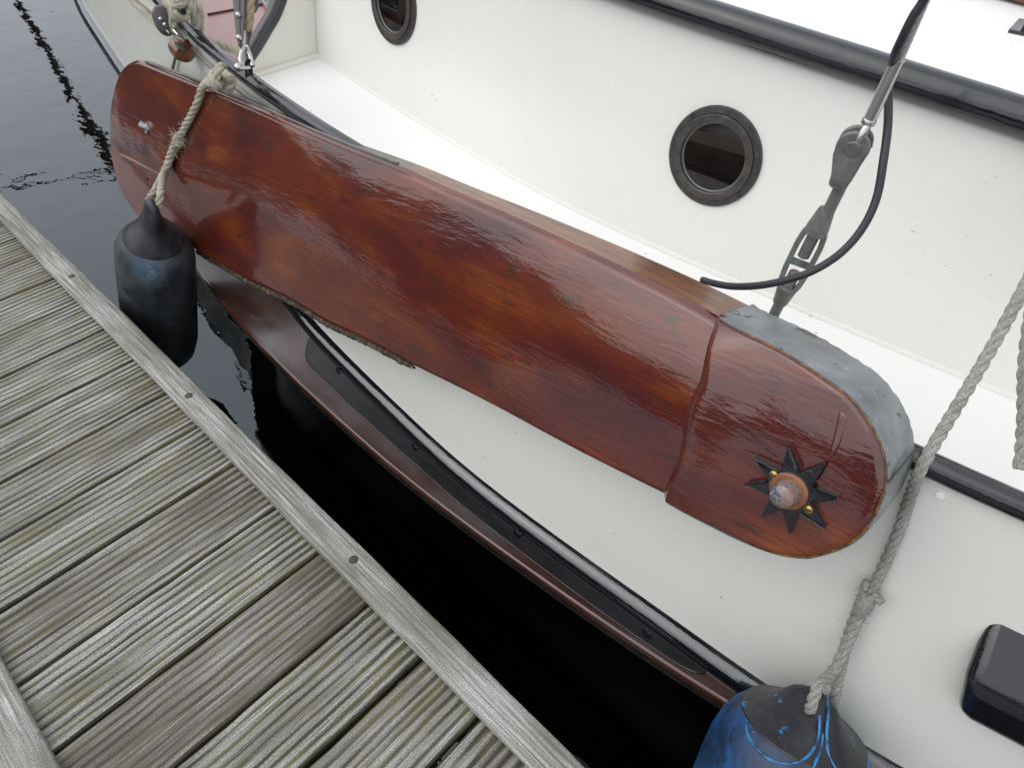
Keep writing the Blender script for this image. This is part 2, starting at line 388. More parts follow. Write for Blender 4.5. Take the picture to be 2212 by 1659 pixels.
m, t, b = mat('worn orange painted flange', (.3, .1, .03), .3, coat=.5, coat_rough=.06); M_FLANGE = m
v = coords(t); c = ramp(t, noise(t, v, 40, 4, .6), [(.40, (.02, .02, .026)), (.44, (.20, .075, .03)), (.7, (.27, .11, .045))]); setc(t, b, c)
m, t, b = mat('glue yellow seam', (.20, .11, .025), .4, coat=.4); M_SEAM = m
v = coords(t); c = ramp(t, noise(t, v, 90, 4, .7), [(.4, (.05, .025, .012)), (.6, (.20, .11, .03)), (.75, (.34, .2, .05))]); setc(t, b, c)
m, t, b = mat('red brown foredeck paint', (.27, .135, .12), .32, coat=.3, coat_rough=.1); M_FDECK = m
v = coords(t); c = ramp(t, noise(t, v, 4, 5), [(.3, (.25, .115, .10)), (.7, (.31, .165, .15))]); setc(t, b, c)
m, t, b = mat('dark seam', (.06, .018, .018), .5); M_DSEAM = m
m, t, b = mat('block grey plastic', (.085, .078, .078), .42); M_BLOCK = m
m, t, b = mat('varnished oak block', (.16, .055, .016), .3, coat=.8, coat_rough=.05); M_OAK = m
v = coords(t, scale=(1, 4, 4)); c = ramp(t, noise(t, v, 9, 5, .6), [(.3, (.06, .025, .01)), (.55, (.16, .055, .016)), (.8, (.28, .13, .05))]); setc(t, b, c)
m, t, b = mat('black rubber hose', (.020, .021, .028), .45); M_HOSE = m
m, t, b = mat('teak brown handrail', (.16, .055, .035), .3, coat=.5); M_TEAK = m
m, t, b = mat('vent grey', (.3, .29, .28), .5); M_VENT = m
m, t, b = mat('flag red', (.35, .03, .02), .5); M_RED = m
m, t, b = mat('fender bright blue', (.03, .2, .5), .45); M_BLUE = m
v = coords(t); c = ramp(t, noise(t, v, 40, 4), [(.42, (.02, .05, .10)), (.5, (.03, .16, .38)), (.75, (.05, .26, .52))]); setc(t, b, c)
m, t, b = mat('blue vinyl fender worn to black', (.02, .12, .35), .42); M_FENB = m
v = coords(t); n1 = noise(t, v, 9, 6, .66, .5); n2 = noise(t, v, 55, 5, .7)
c = ramp(t, n1, [(.34, (.008, .014, .026)), (.47, (.010, .045, .13)), (.58, (.012, .10, .30)), (.70, (.03, .19, .48))])
c = mix(t, ramp(t, n2, [(.53, 0.0), (.66, .8)]), c, (.010, .016, .028)); c = mix(t, ramp(t, noise(t, coords(t, scale=(1, 1, .3), loc=(2, 7, 1)), 40, 4, .7), [(.66, 0.0), (.72, .6)]), c, (.30, .40, .48)); setc(t, b, c); bump(t, b, n2, .08, .003)
m, t, b = mat('dark charcoal vinyl', (.022, .022, .026), .40); M_CHAR = m
v = coords(t); n2 = noise(t, v, 34, 4, .6)
c = ramp(t, noise(t, v, 60, 4, .6), [(.35, (.017, .017, .021)), (.7, (.034, .033, .038))])
c = mix(t, ramp(t, n2, [(.645, 0.0), (.68, .9)]), c, (.03, .16, .36)); setc(t, b, c)

# ---------------------------------------------------------------- water
m, t, b = mat('dark harbour water', (.0012, .0013, .0013), .012, ior=1.8, spec=.5); M_WATER = m; b.inputs['Specular Tint'].default_value = (.88, .95, 1.0, 1)
v = coords(t, scale=(1, 1, 1)); w1 = noise(t, v, 2.2, 3, .5, .3); w2 = noise(t, coords(t, scale=(1.0, 1.6, 1)), 6.5, 3, .5, .2); w3 = noise(t, v, .5, 2)
bump(t, b, math_(t, 'ADD', math_(t, 'MULTIPLY', w1, 1.0), math_(t, 'ADD', math_(t, 'MULTIPLY', w2, .22), w3)), .12, .05)
ZW = -0.52
mk('water', ([(-300, -300, ZW), (300, -300, ZW), (300, 300, ZW), (-300, 300, ZW)], [[0, 1, 2, 3]]), M_WATER, kind='structure')

# ---------------------------------------------------------------- jetty
jet = root('jetty', 'grey weathered wooden jetty of grooved deck boards with raised edge battens', 'jetty', (0, 0, 0))
ZB = 0.018
gx = [-3.40, -3.225, -3.05, -2.875, -2.70, -2.52, -2.375, -2.21, -2.042, -1.862, -1.682, -1.502, -1.339, -1.170, -0.993, -0.829, -0.661, -0.500, -0.345, -0.18, -0.015, .15, .315, .48, .645]
gw = [.004] * 8 + [.004, .0035, .004, .004, .004, .004, .0045, .005, .006, .009, .009, .007, .006, .006, .006, .006]
def vnoise(x, y, seed=0):
    return (np.sin(x * 1.7 + seed) * np.cos(y * 2.3 + seed * 1.3) + .5 * np.sin(x * 4.1 + y * 3.3 + seed * 2.1) + .3 * np.cos(x * 9.3 - y * 7.1 + seed)) / 1.8
for i in range(len(gx) - 1):
    x0, x1 = gx[i] + gw[i] / 2, gx[i + 1] - gw[min(i + 1, len(gw) - 1)] / 2
    nr = max(7, int(round((x1 - x0) / .0185))); nxs = nr * 8 + 1; ny = 90
    xs = np.linspace(0, 1, nxs); ys = np.linspace(-.335, .345, ny)
    Xg, Yg = np.meshgrid(xs, ys, indexing='ij'); sd_ = i * 3.7
    cut = np.cumsum(np.r_[0, rng.uniform(.78, 1.22, nr)]); cut = cut / cut[-1]
    wob = (.12 / nr) * vnoise(Xg * 4, Yg * 5, sd_) * .5
    ph = np.interp(np.clip(Xg + wob, 0, 1), cut, np.arange(nr + 1)); kk = np.clip(np.floor(ph).astype(int), 0, nr - 1)
    rid = .5 - .5 * np.cos(2 * np.pi * ph)                       # 0 in the groove, 1 on the ridge
    rh = rng.uniform(.7, 1.0, nr)[kk]; rid = rid ** .5 * rh
    wear = .5 + .5 * vnoise(Xg * 7, Yg * 7, sd_ + 5); rid = rid + (1 - rid) * .45 * np.clip(vnoise(Xg * 6, Yg * 5, sd_ + 9), 0, 1)
    endw = np.clip((Yg - .20) / .10, 0, 1)
    amp = (.0016 + .0016 * wear + .0012 * endw)
    Z = -amp * (1 - rid) - .0014 * (1 + vnoise(Xg * 3, Yg * 4, sd_)) * .5
    edge = np.minimum(Xg, 1 - Xg) * (x1 - x0); Z -= .004 * np.clip(1 - edge / .005, 0, 1) ** 2
    Z -= .0015 * (i % 3 == 1) + .001 * (i % 2)
    ex = .0012 * vnoise(0 * Xg, Yg * 14, sd_ + 2)
    P = np.stack([x0 + Xg * (x1 - x0) + ex, Yg, Z], -1)
    V, F = grid(P); nb = len(V)
    gro = (1 - rid) * (.6 + .5 * wear) + .35 * endw * (1 - rid) ** .5
    gro = np.where((edge < .003), .9, gro)
    rim = [k * ny for k in range(nxs)] + [(nxs - 1) * ny + k for k in range(1, ny)] + [k * ny + ny - 1 for k in range(nxs - 2, -1, -1)] + [k for k in range(ny - 2, 0, -1)]
    V2 = V[rim].copy(); V2[:, 2] = -.028; Vall = np.vstack([V, V2]); n = len(rim)
    F += [[rim[(k + 1) % n], rim[k], nb + k, nb + (k + 1) % n] for k in range(n)]
    uv = np.c_[Vall[:, 1], Vall[:, 0]]
    mk('deck_board', (Vall, F), M_PLANK, jet, uv=uv, attr={'groove': np.r_[gro.ravel(), np.full(n, 1.0)], 'tone': np.full(nb + n, {-0.829: .5, -1.17: .35, -1.502: .2, -.345: .12}.get(round(gx[i], 3), .04))}, sharp=70)
def batten(y0, y1, xa, xb):
    n = 160; xs = np.linspace(xa, xb, n); prof = [(y0, .0005), (y0, ZB - .003), (y0 + .003, ZB), ((2 * y0 + y1) / 3, ZB + .0006), ((y0 + 2 * y1) / 3, ZB + .0006), (y1 - .003, ZB), (y1, ZB - .003), (y1, .0005)]
    P = [[(x, y + .0012 * math.sin(x * 5 + y * 30) + .0006 * math.sin(x * 23), z) for y, z in prof] for x in xs]
    V, F = grid(P); F += [list(range(8)), list(range(len(V) - 8, len(V)))[::-1]]
    return mk('edge_batten', (V, F), M_BATTEN, jet, uv=np.c_[V[:, 0], V[:, 1] + V[:, 2]], sharp=60)
YO, YI = .2832 * (H - ZB), .2316 * (H - ZB)
bat = batten(YI, YO, -3.42, .66)
bat2 = batten(-.194 * (H - ZB) - .068, -.194 * (H - ZB), -3.42, .66)
def screw(x, y, m=M_UNDER):
    mk('screw', lathe([(.0095, ZB - .002), (.0095, ZB + .0012)], (x, y, 0), (0, 0, 1), n=24), M_UNDER, bat)
    s = mk('plug', lathe([(.0070, ZB), (.0070, ZB + .0017), (.0062, ZB + .0021)], (x, y, 0), (0, 0, 1), n=24), M_RING, bat)
for px, py in [(155, 597), (408, 855), (764, 1209)]:
    q = at_z(px, py, ZB); screw(q[0], q[1])
# bearers and floats under the boards
mk('bearer', join(*[box((-1.0, y, -.085), np.eye(3), (3.4, .06, .112)) for y in (-.27, 0.0, .30)]), M_UNDER, jet)
mk('float', join(*[box((x, 0, -.36), np.eye(3), (.9, .52, .44)) for x in (-2.2, -.9, .25)]), M_UNDER, jet)

# ---------------------------------------------------------------- barge hull curves
Pt = lambda L, z0: [(q[0], q[1]) for q in (at_sheer(x, y, z0) for x, y in L)]
ZR0, ZT0, ZD0 = .55, .0, .42
fR = curve(Pt([(340, -2), (480, 128), (600, 217), (690, 277), (2015, 1012), (2212, 1098)], ZR0) + [(-6, 2.3), (-4.6, 1.50), (-3.4, 1.12), (-.7, .818), (.6, .91), (1.3, 1.03), (2.2, 1.25), (3, 1.55)], .25)
fT = curve(Pt([(172, 0), (267, 145), (680, 700), (820, 840), (1000, 1010), (1200, 1160), (1500, 1370), (1660, 1490), (1950, 1659)], ZT0) + [(-6, 2.2), (-4.9, 1.55), (.8, .82), (1.4, .95), (2.2, 1.17), (3, 1.48)], .25)
def zb_(X): return -.135 + .9 * sheer(X) + .055 * np.clip(X + 1.0, 0, 1.4)
def at_b(px, py):
    X = -1.0
    for _ in range(60): q = at_z(px, py, zb_(X)); X = .5 * X + .5 * q[0]
    return q[0], q[1]
fB = curve([at_b(*p) for p in [(400, 560), (540, 728), (660, 850), (800, 975), (950, 1100), (1100, 1210), (1300, 1352), (1450, 1452), (1570, 1530)]] + [(X_, fT(X_) + .035) for X_ in (-6, -5, -4, -3.4, -3, -2.6)] + [ (.3, .715), (.8, .80), (1.4, .93), (2.2, 1.15), (3, 1.46)], .25)
fC = curve(Pt([(728, 154), (914, 270), (1099, 385), (1280, 480), (1474, 560), (1945, 762), (2201, 867)], ZD0) + [(-3, 1.32), (.6, 1.27), (1.4, 1.37), (3, 1.7)], .5)
zR = lambda X: ZR0 + sheer(X)
zT = lambda X: ZT0 + sheer(X)
zD = lambda X: ZD0 + sheer(X)
HX = np.r_[np.linspace(-5.4, -2.6, 40), np.linspace(-2.5, .6, 110), np.linspace(.65, 2.4, 30)]
boat = root('sailing_barge', 'white sailing barge with black rails, round portholes and a brown wale', 'boat', (-1.0, 1.6, ZW))

def hull_pt(X, s, off=0.0):          # s = 0 at the wale top, 1 at the rail
    a = np.array([X, fT(X), zT(X)]); bb = np.array([X, fR(X), zR(X)])
    d = unit(bb - a); n = np.array([0, -d[2], d[1]])
    return a + (bb - a) * s + n * (off + .010 * 4 * s * (1 - s))
P = [[hull_pt(X, s) for s in np.linspace(0, .97, 9)] for X in HX]
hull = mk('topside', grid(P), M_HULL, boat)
# lower hull, dark, from the wale underside into the water
P = [[(X, fB(X) + .012, zb_(X) - .028), (X, fB(X) + .13, zb_(X) - .05), (X, fB(X) + .17, -.28), (X, fB(X) + .26, -.5), (X, fB(X) + .5, -.75)] for X in HX]
mk('bottom_plating', grid(P), M_TAR, boat, sharp=60)
# wale: black half round, brown face, rounded lip
def wale_pt(X, k):                   # k: 0 under the half round ... 1 above the lip
    a = np.array([X, fT(X) - .030, zT(X) - .030]); bb = np.array([X, fB(X) + .004, zb_(X) + .020])
    return a + (bb - a) * k
wb = []
for X in HX:
    w = .030; row = []
    for a in np.linspace(-.15, 1.0, 9):
        an = a * math.pi / 2 * 1.25
        row.append((X, fT(X) + .002 - w * math.sin(max(0, min(an, math.pi / 2))) * 1.0, zT(X) + .004 - .024 * (1 - math.cos(an))))
    q = wale_pt(X, 0); row.append((X, q[1] - .002, q[2] - .004)); wb.append(row)
mk('rubbing_band', grid(wb), M_BLKBAND, boat, sharp=60)
P = [[wale_pt(X, k) for k in np.linspace(0, 1, 6)] for X in HX]
mk('wale', grid(P), M_WALE, boat, sharp=60)
P = []
for X in HX:
    c = np.array([X, fB(X) + .010, zb_(X) + .008])
    P.append([c + np.array([0, -.014 * math.sin(a), .013 * math.cos(a)]) for a in np.linspace(-.2, math.pi + .3, 9)])
mk('wale_lip', grid(P), M_LIP, boat, sharp=60)
P = [[(X, fB(X) + .001, zb_(X) - .001), (X, fB(X) - .001, zb_(X) - .012), (X, fB(X) + .003, zb_(X) - .030), (X, fB(X) + .02, zb_(X) - .034)] for X in HX]
mk('wale_shoe', grid(P), M_TAR, boat, sharp=60)
# rubbing plate with rounded ends and bolts
def plate_k(px, py):
    best = None
    for X in np.linspace(-1.5, .3, 300):
        for k in np.linspace(0, 1, 21):
            q = wale_pt(X, k); c = R.T @ (q - O); d = (CX + c[0] * FPX / -c[2] - px) ** 2 + (CY - c[1] * FPX / -c[2] - py) ** 2
            if best is None or d < best[0]: best = (d, X, k)
    return best[1], best[2]
xa = plate_k(668, 735)[0]; xb = plate_k(1538, 1425)[0]
lo = [plate_k(*p) for p in [(735, 850), (900, 1000), (1100, 1165), (1300, 1315), (1450, 1418)]]
fk = lambda X: float(np.interp(X, [l[0] for l in lo], [l[1] for l in lo]))
xs = np.r_[np.linspace(0, .06, 8) ** 1, np.linspace(.075, .93, 70), np.linspace(.94, 1, 8)] * (xb - xa) + xa
top, bot = [], []
for X in xs:
    e = min((X - xa) / .05, 1); e2 = min((xb - X) / .075, 1); f1 = math.sqrt(max(0, 1 - (1 - e) ** 2)); f2 = math.sqrt(max(0, 1 - (1 - e2) ** 2))
    top.append((X, -.05)); bot.append((X, .02 + max(.01, (fk(X) - .02) * f1 * f2)))
def plate_pos(X, k, off): q = wale_pt(X, k); return q + np.array([0, -off, off * .25])
P = [[plate_pos(X, ka + (kb - ka) * s, .006 - (.005 if s in (0, 1) else 0)) for s in (0, .001, .3, .6, .93, .999, 1)] for (X, ka), (_, kb) in zip(top, bot)]
plate = mk('rubbing_plate', grid(P), M_PLATE, boat, sharp=30)
mk('plate_bead', tube([plate_pos(X, k, .006) for X, k in bot], .0024, n=8, num=150, smooth=False), M_BLK, plate)
for px, py in [(740, 795), (905, 960), (1120, 1150), (1403, 1366)]:
    X, k = plate_k(px, py); q = plate_pos(X, k, .006)
    mk('bolt', lathe([(.0125, -.002), (.0115, .0008), (.0085, .0012), (.0078, .0026), (.004, .0040), (.0005, .0043)], q, (0, -1, .25), n=20), M_BLK, plate)
# rail
rail = mk('rail', tube([(X, fR(X), zR(X)) for X in HX], .0185, n=14, num=220, smooth=False), M_BLK, boat)
P = [[(X, fR(X) + .012, zR(X) - .008), (X, fR(X) + .012, zD(X) + .02), (X, fR(X) + .03, zD(X))] + [(X, fR(X) + .03 + (fC(X) - fR(X) - .03) * s, zD(X)) for s in (.25, .5, .75, 1)] for X in HX if X > -2.0]
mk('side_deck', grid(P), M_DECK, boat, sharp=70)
# cabin
LEAN = math.tan(math.radians(9))
CXS = [X for X in np.r_[np.linspace(-1.988, .6, 60), np.linspace(.65, 2.4, 20)]]
def wall_hit(px, py):
    r = ray(px, py); lo_, hi_ = .3, 4.0
    for _ in range(60):
        md = .5 * (lo_ + hi_); q = O + r * md; g = q[1] - (fC(q[0]) + (q[2] - zD(q[0])) * LEAN)
        if g > 0: hi_ = md
        else: lo_ = md
    return O + r * md
tp = [wall_hit(*p) for p in [(1430, 0), (1600, 62), (1800, 125), (2000, 190), (2212, 252)]]
kf = np.polyfit([p[0] for p in tp], [p[2] for p in tp], 1)
zC = lambda X: float(kf[0] * np.clip(X, -1.2, .8) + kf[1] + (X < -1.2) * -.03 * (X + 1.2))
def wall_pt(X, s, off=0): z = zD(X) + (zC(X) - zD(X)) * s; return np.array([X, fC(X) + (z - zD(X)) * LEAN - off, z + off * LEAN])
P = [[wall_pt(X, s) for s in np.linspace(0, 1, 8)] for X in CXS]
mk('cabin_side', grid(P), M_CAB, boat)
mk('deck_fillet', tube([wall_pt(X, .004, -.002) for X in CXS], .007, n=8, num=100, smooth=False), M_CAB, boat)
mk('roof_rail', tube([wall_pt(X, 1, .004) for X in CXS], .0295, n=16, num=160, smooth=False), M_BLK, boat)
P = [[wall_pt(X, 1) + np.array([0, y, .012 + .05 * (1 - (1 - min(y, 1.2) / 1.2) ** 2)]) for y in np.linspace(0, 2.2, 14)] for X in CXS]
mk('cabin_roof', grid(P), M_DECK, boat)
# far side so that the boat is closed
P = [[(X, fR(X) * 0 + 4.1, zR(X)), (X, 4.3, .1), (X, 4.0, -.7)] for X in HX]
mk('far_side', grid(P), M_HULL, boat)
# portholes
def porthole(px, py, rad):
    c = wall_hit(px, py); u = unit(wall_pt(c[0] + .05, .5) - wall_pt(c[0] - .05, .5)); up = unit(np.array([0, LEAN, 1.0])); nn = unit(np.cross(u, up)); nn = nn if nn[1] < 0 else -nn
    r = rad
    o = mk('porthole', lathe([(r, -.004), (r, .0045), (r * .975, .007), (r * .86, .008), (r * .845, .006)], c, nn, n=72, cap=False), M_RIM, boat, sharp=30)
    mk('clamp_ring', lathe([(r * .85, .003), (r * .85, .0115), (r * .83, .0135), (r * .72, .0135), (r * .70, .012), (r * .685, .003)], c, nn, n=72, cap=False), M_RING, o, sharp=30)
    mk('gasket', lathe([(r * .688, .0055), (r * .67, .004), (r * .66, .0034)], c, nn, n=72, cap=False), M_GASK, o)
    A = np.linspace(0, 2 * np.pi, 64, endpoint=False); rr = r * .685; uu, vv, a = basis_of(nn)
    mk('glass', (np.array([c + rr * (uu * math.cos(k) + vv * math.sin(k)) + nn * .0032 for k in A]), [list(range(64))]), M_GLASS, o, smooth=False)
    for k in range(6):
        an = k * math.pi / 3 + .35; q = c + .92 * r * (uu * math.cos(an) + vv * math.sin(an)) + nn * .0074
        mk('screw', lathe([(.0042, -.001), (.004, .0009), (.002, .0011)], q, nn, n=14), M_RING, o)
    return o, c
w1 = wall_hit(1543, 340); porthole(1543, 340, .0995 * depth(w1) / 1.38 * .98)
w2 = wall_hit(851, 10); porthole(851, 10, .0995 * depth(w1) / 1.38 * .98)
# wing bulkhead with black capping, at the end of the side deck
XW = -1.99
cap = [at_x(x, y, XW) for x, y in [(624, -26), (611, 0), (598, 33), (580, 64), (560, 98), (540, 128)]]
cap = [cap[0] + (cap[0] - cap[1]) * 5 + np.array([0, .1, 0])] + cap
capr = resample(cap, n=40)
low = [np.array([XW, max(p[1], fR(XW) + .02), zD(XW) - .01]) for p in capr]
corner = wall_pt(XW, 0); tocorner = [np.array([XW, fC(XW) + .35, zD(XW) - .01])]
P = [[low[i] + (capr[i] - low[i]) * s for s in np.linspace(0, 1, 5)] for i in range(len(capr))]
V1 = grid(P); P2 = [[(XW, fC(XW) + .55, zD(XW) - .01), (XW, fC(XW) + .55, capr[0][2] + .3)], [low[0], capr[0]]]
wing = mk('wing_bulkhead', join(V1, grid(P2), grid([[p + np.array([-.03, 0, 0]) for p in r] for r in P])), M_WING, boat)
mk('wing_capping', tube(capr + np.array([-.015, 0, 0]), .022, n=12), M_BLK, boat)
mk('corner_fillet', tube([np.array([XW + .004, fR(XW) + .04, zD(XW) + .003]), np.array([XW + .004, fC(XW), zD(XW) + .003])], .010, n=8), M_WING, wing)
# red-brown foredeck beyond the wing
fd = .44
P = [[(X, fR(X) + .02 + s * 2.4, fd + sheer(X) * .9) for s in np.linspace(0, 1, 6)] for X in np.linspace(-5.2, XW - .02, 24)]
fdeck = mk('foredeck', grid(P), M_FDECK, boat)
P = [[(X, fR(X) + .012, zR(X) - .008), (X, fR(X) + .018, fd + sheer(X) * .9 - .01)] for X in np.linspace(-5.2, XW, 30)]
mk('inner_bulwark', grid(P), M_WING, boat)
def fdz(x, y):
    X = -2.5
    for _ in range(40): q = at_z(x, y, fd + .003 + sheer(X) * .9); X = q[0]
    return q
mk('deck_seam', tube([fdz(448, 32) , fdz(545, 14), fdz(640, -4)], .0035, n=6, num=10), M_DSEAM, fdeck)
vq = [fdz(x, y) for x, y in [(553, -12), (622, 8), (606, 36), (578, 26)]]
vent = mk('vent_grille', prism(np.array(vq) + [0, 0, .012], np.array(vq) - [0, 0, .01]), M_VENT, boat, smooth=False)
def vp(a, c): return (vq[0] * (1 - a) + vq[1] * a) * (1 - c) + (vq[3] * (1 - a) + vq[2] * a) * c + np.array([0, 0, .0135])
mk('slot', join(*[prism(np.array([vp(.12, c), vp(.88, c), vp(.88, c + .16), vp(.12, c + .16)]), np.array([vp(.12, c), vp(.88, c), vp(.88, c + .16), vp(.12, c + .16)]) - [0, 0, .003]) for c in (.12, .42, .72)]), M_BLK, vent, smooth=False)
# black chock on the topside at the right
def hull_hit(px, py, off=0.0):
    r = ray(px, py); best = None
    lo_, hi_ = .4, 5.0
    for _ in range(60):
        md = .5 * (lo_ + hi_); q = O + r * md; X = q[0]
        a = np.array([X, fT(X), zT(X)]); bb = np.array([X, fR(X), zR(X)]); d = unit(bb - a); n = np.array([0, -d[2], d[1]])
        s = np.clip(((q - a) @ d) / np.linalg.norm(bb - a), -2, 3); g = (q - a) @ n - (off + .010 * 4 * max(0, s * (1 - s)))
        if g < 0: hi_ = md
        else: lo_ = md
    return O + r * md
def hull_n(X):
    a = np.array([X, fT(X), zT(X)]); bb = np.array([X, fR(X), zR(X)]); d = unit(bb - a); return np.array([0, -d[2], d[1]])
cu, cr, cf, cb = hull_hit(2136, 1296, -.012), hull_hit(2080, 1468, .050), hull_hit(2058, 1538, .040), hull_hit(2072, 1526, -.012)
along = unit(hull_pt(.75, .6) - hull_pt(.15, .6)) * .42
sec = np.array([cu, cr, cf, cb]); bevel(mk('chock', prism(sec, sec + along), M_BLK, boat, sharp=30),   .022, 5)
q = hull_hit(2030, 1070, .001); mk('hull_plug', lathe([(.006, -.002), (.006, .001), (.004, .0016)], q, hull_n(q[0]), n=16), M_DECK, boat)
# deck fitting and handrail on the roof
def roof_hit(px, py):
    z = .86
    for _ in range(30):
        q = at_z(px, py, z); X = q[0]; e = wall_pt(X, 1); y = max(0, q[1] - e[1]); z = e[2] + .012 + .05 * (1 - (1 - min(y, 1.2) / 1.2) ** 2)
    return q
a_, b_, c_, d_ = roof_hit(2168, 88), roof_hit(2260, 108), roof_hit(2270, 78), roof_hit(2190, 64)
fo = np.array([a_, b_, c_, d_])
fit = mk('roof_plinth', prism(fo + [0, 0, .012], fo - [0, 0, .01]), M_DECK, boat, smooth=False)
mk('roof_cleat', join(prism(fo + [0, 0, .018], fo + [0, 0, .0125]), box(roof_hit(2222, 72) + [0, 0, .05], np.eye(3), (.02, .03, .08))), M_BLK, fit, smooth=False)
ha, hb = roof_hit(2090, -14), roof_hit(2290, 40); hd = unit(hb - ha); hy = np.array([-hd[1], hd[0], 0]); hy = hy if hy[1] > 0 else -hy
bevel(mk('roof_handrail', box((ha + hb) / 2 + hy * .04 + [0, 0, .03], [hd, hy, (0, 0, 1)], (1.2, .08, .05)), M_TEAK, boat), .008, 2)

# ---------------------------------------------------------------- leeboard
NB = unit([-.045, -.951, .31]); PB = np.array([0, .832, .55]) + NB * .135
UB = unit(np.cross([0, 0, 1], NB)); UB = UB if UB[0] > 0 else -UB
UB = unit(np.array([1.0, 0, 0]) - NB * NB[0]); VB = np.cross(NB, UB); VB = VB if VB[2] > 0 else -VB
def lb(x, y, off=0.0): return at_pl(x, y, PB + NB * off, NB)
def uvw(p): d = np.asarray(p) - PB; return np.array([d @ UB, d @ VB, d @ NB])
BAX = uvw(lb(1474, 860)) - uvw(lb(300, 300)); BANG = math.atan2(BAX[1], BAX[0]); BC, BS = math.cos(BANG), math.sin(BANG)
def buv(p): q = uvw(p); return [q[0] * BC + q[1] * BS, -q[0] * BS + q[1] * BC]
TOPP = [(238, 281), (239, 233), (245, 197), (253, 166), (263, 147), (276, 135), (297, 130), (337, 145), (415, 175), (540, 226), (661, 280), (746, 316), (849, 356), (964, 408), (1065, 452), (1200, 513), (1301, 560), (1474, 646), (1547, 688), (1585, 706)]
BOTP = [(238, 281), (240, 332), (246, 371), (256, 405), (270, 433), (292, 464), (325, 492), (370, 516), (417, 540), (478, 576), (544, 614), (620, 649), (696, 695), (772, 730), (835, 763), (888, 792), (1048, 872), (1234, 973), (1428, 1071), (1475, 1093)]
def poly(L, off=0.0): return np.array([lb(x, y, off) for x, y in L])
lee = root('leeboard', 'varnished mahogany leeboard with grey banded head and black star plate', 'leeboard', tuple(PB))
NS, NT = 150, 36
def rs_dense(L, n, pw=1.0):
    p = resample(poly(L), n=900); s = np.r_[0, np.cumsum(np.linalg.norm(np.diff(p, axis=0), axis=1))]; t = np.linspace(0, 1, n) ** pw * s[-1]
    return np.stack([np.interp(t, s, p[:, k]) for k in range(3)], 1)
def smooth_line(p, it=2):
    p = p.copy()
    for _ in range(it): p[1:-1] = .25 * p[:-2] + .5 * p[1:-1] + .25 * p[2:]
    return p
def cam_(u): return float(np.interp(u, [-2.4, -2.1, -1.6, -.3], [.0, .012, .022, .036]))   # how far the face falls back towards its upper edge
def rs_top(n, pw):
    p = resample(np.array([lb(x, y, -cam_(uvw(lb(x, y))[0])) for x, y in TOPP]), n=900); q = np.r_[0, np.cumsum(np.linalg.norm(np.diff(p, axis=0), axis=1))]; t = np.linspace(0, 1, n) ** pw * q[-1]
    return np.stack([np.interp(t, q, p[:, k]) for k in range(3)], 1)
T_, B_ = smooth_line(rs_top(NS, 1.25), 4), smooth_line(rs_dense(BOTP, NS, 1.25), 4)
def board_w(u, tt, w):                   # crowned face with eased edges
    e = min(tt, 1 - tt) * w
    c = cam_(u); return c * (1 - tt) - c * max(0, 1 - 1.6 * tt) ** 2 - .010 * max(0, 1 - e / .012) ** 2
tts = np.r_[np.linspace(0, .04, 6), np.linspace(.05, .95, NT - 12), np.linspace(.96, 1, 6)]
Pf, UVf = [], []
for i in range(NS):
    w = np.linalg.norm(T_[i] - B_[i]); row = []
    for tt in tts:
        p = T_[i] + (B_[i] - T_[i]) * tt; row.append(p + NB * board_w(uvw(p)[0], tt, w) * min(1, w / .12))
    Pf.append(row)
Pf = np.array(Pf); uvf = np.array([buv(p) for p in Pf.reshape(-1, 3)])
board = mk('board', grid(Pf), M_VARN, lee, uv=uvf, sharp=80)
FU = np.array([uvw(p) for p in Pf.reshape(-1, 3)])
def on_face(x, y, e, tab):
    w = 0.0
    for _ in range(4):
        q = uvw(lb(x, y, w)); d = (tab[:, 0] - q[0]) ** 2 + (tab[:, 1] - q[1]) ** 2; k = np.argsort(d)[:4]; w = float(np.average(tab[k, 2], weights=1 / (d[k] + 1e-9)))
    return lb(x, y, w + e)
def onb(x, y, e=0.0): return on_face(x, y, e, FU)
def thick(u): return float(np.interp(u, [-3, -1.6, -.9, -.3], [.018, .022, .060, .098]))
def edge_strip(line, k0, k1, inset=0.0):
    rows = []
    for p in line[k0:k1]:
        u = uvw(p)[0]; th = thick(u); rows.append([p - NB * s * th for s in (0, .05, .35, .7, 1.0)])
    return rows
Te, Be = Pf[:, 0], Pf[:, -1]
uT = np.array([uvw(p)[0] for p in Te]); ksplit = int(np.argmin(abs(uT - uvw(lb(855, 358))[0])))
mk('upper_edge', grid(edge_strip(Te, ksplit - 1, NS)), M_EDGE, lee)
mk('tail_edge', join(grid(edge_strip(Te, 0, ksplit)), grid(edge_strip(Be, 0, NS))), M_EDGEG, lee)
mk('back_face', grid([[Te[i] - NB * thick(uT[i]), Be[i] - NB * thick(uT[i])] for i in range(NS)]), M_EDGEG, lee)
# capping strips
up_ = [(306, 134), (337, 145), (415, 174), (540, 225), (661, 279), (746, 315), (849, 355)]
mk('capping_strip', tube([lb(x, y) - NB * .012 for x, y in up_], .0036, n=8, num=60), M_EDGEG, lee)
wl = [lb(x, y) - NB * .016 - VB * .0065 for x, y in [(417, 541), (478, 577), (544, 615), (620, 651), (696, 697), (772, 732), (835, 765), (884, 793)]]
wl = resample(wl, n=120); wr = np.array([.0072 + .003 * rng.rand() for _ in wl]); wr[-6:] *= np.linspace(1, .4, 6)
mk('wear_strip', tube(wl, wr, n=9), M_WEAR, lee)
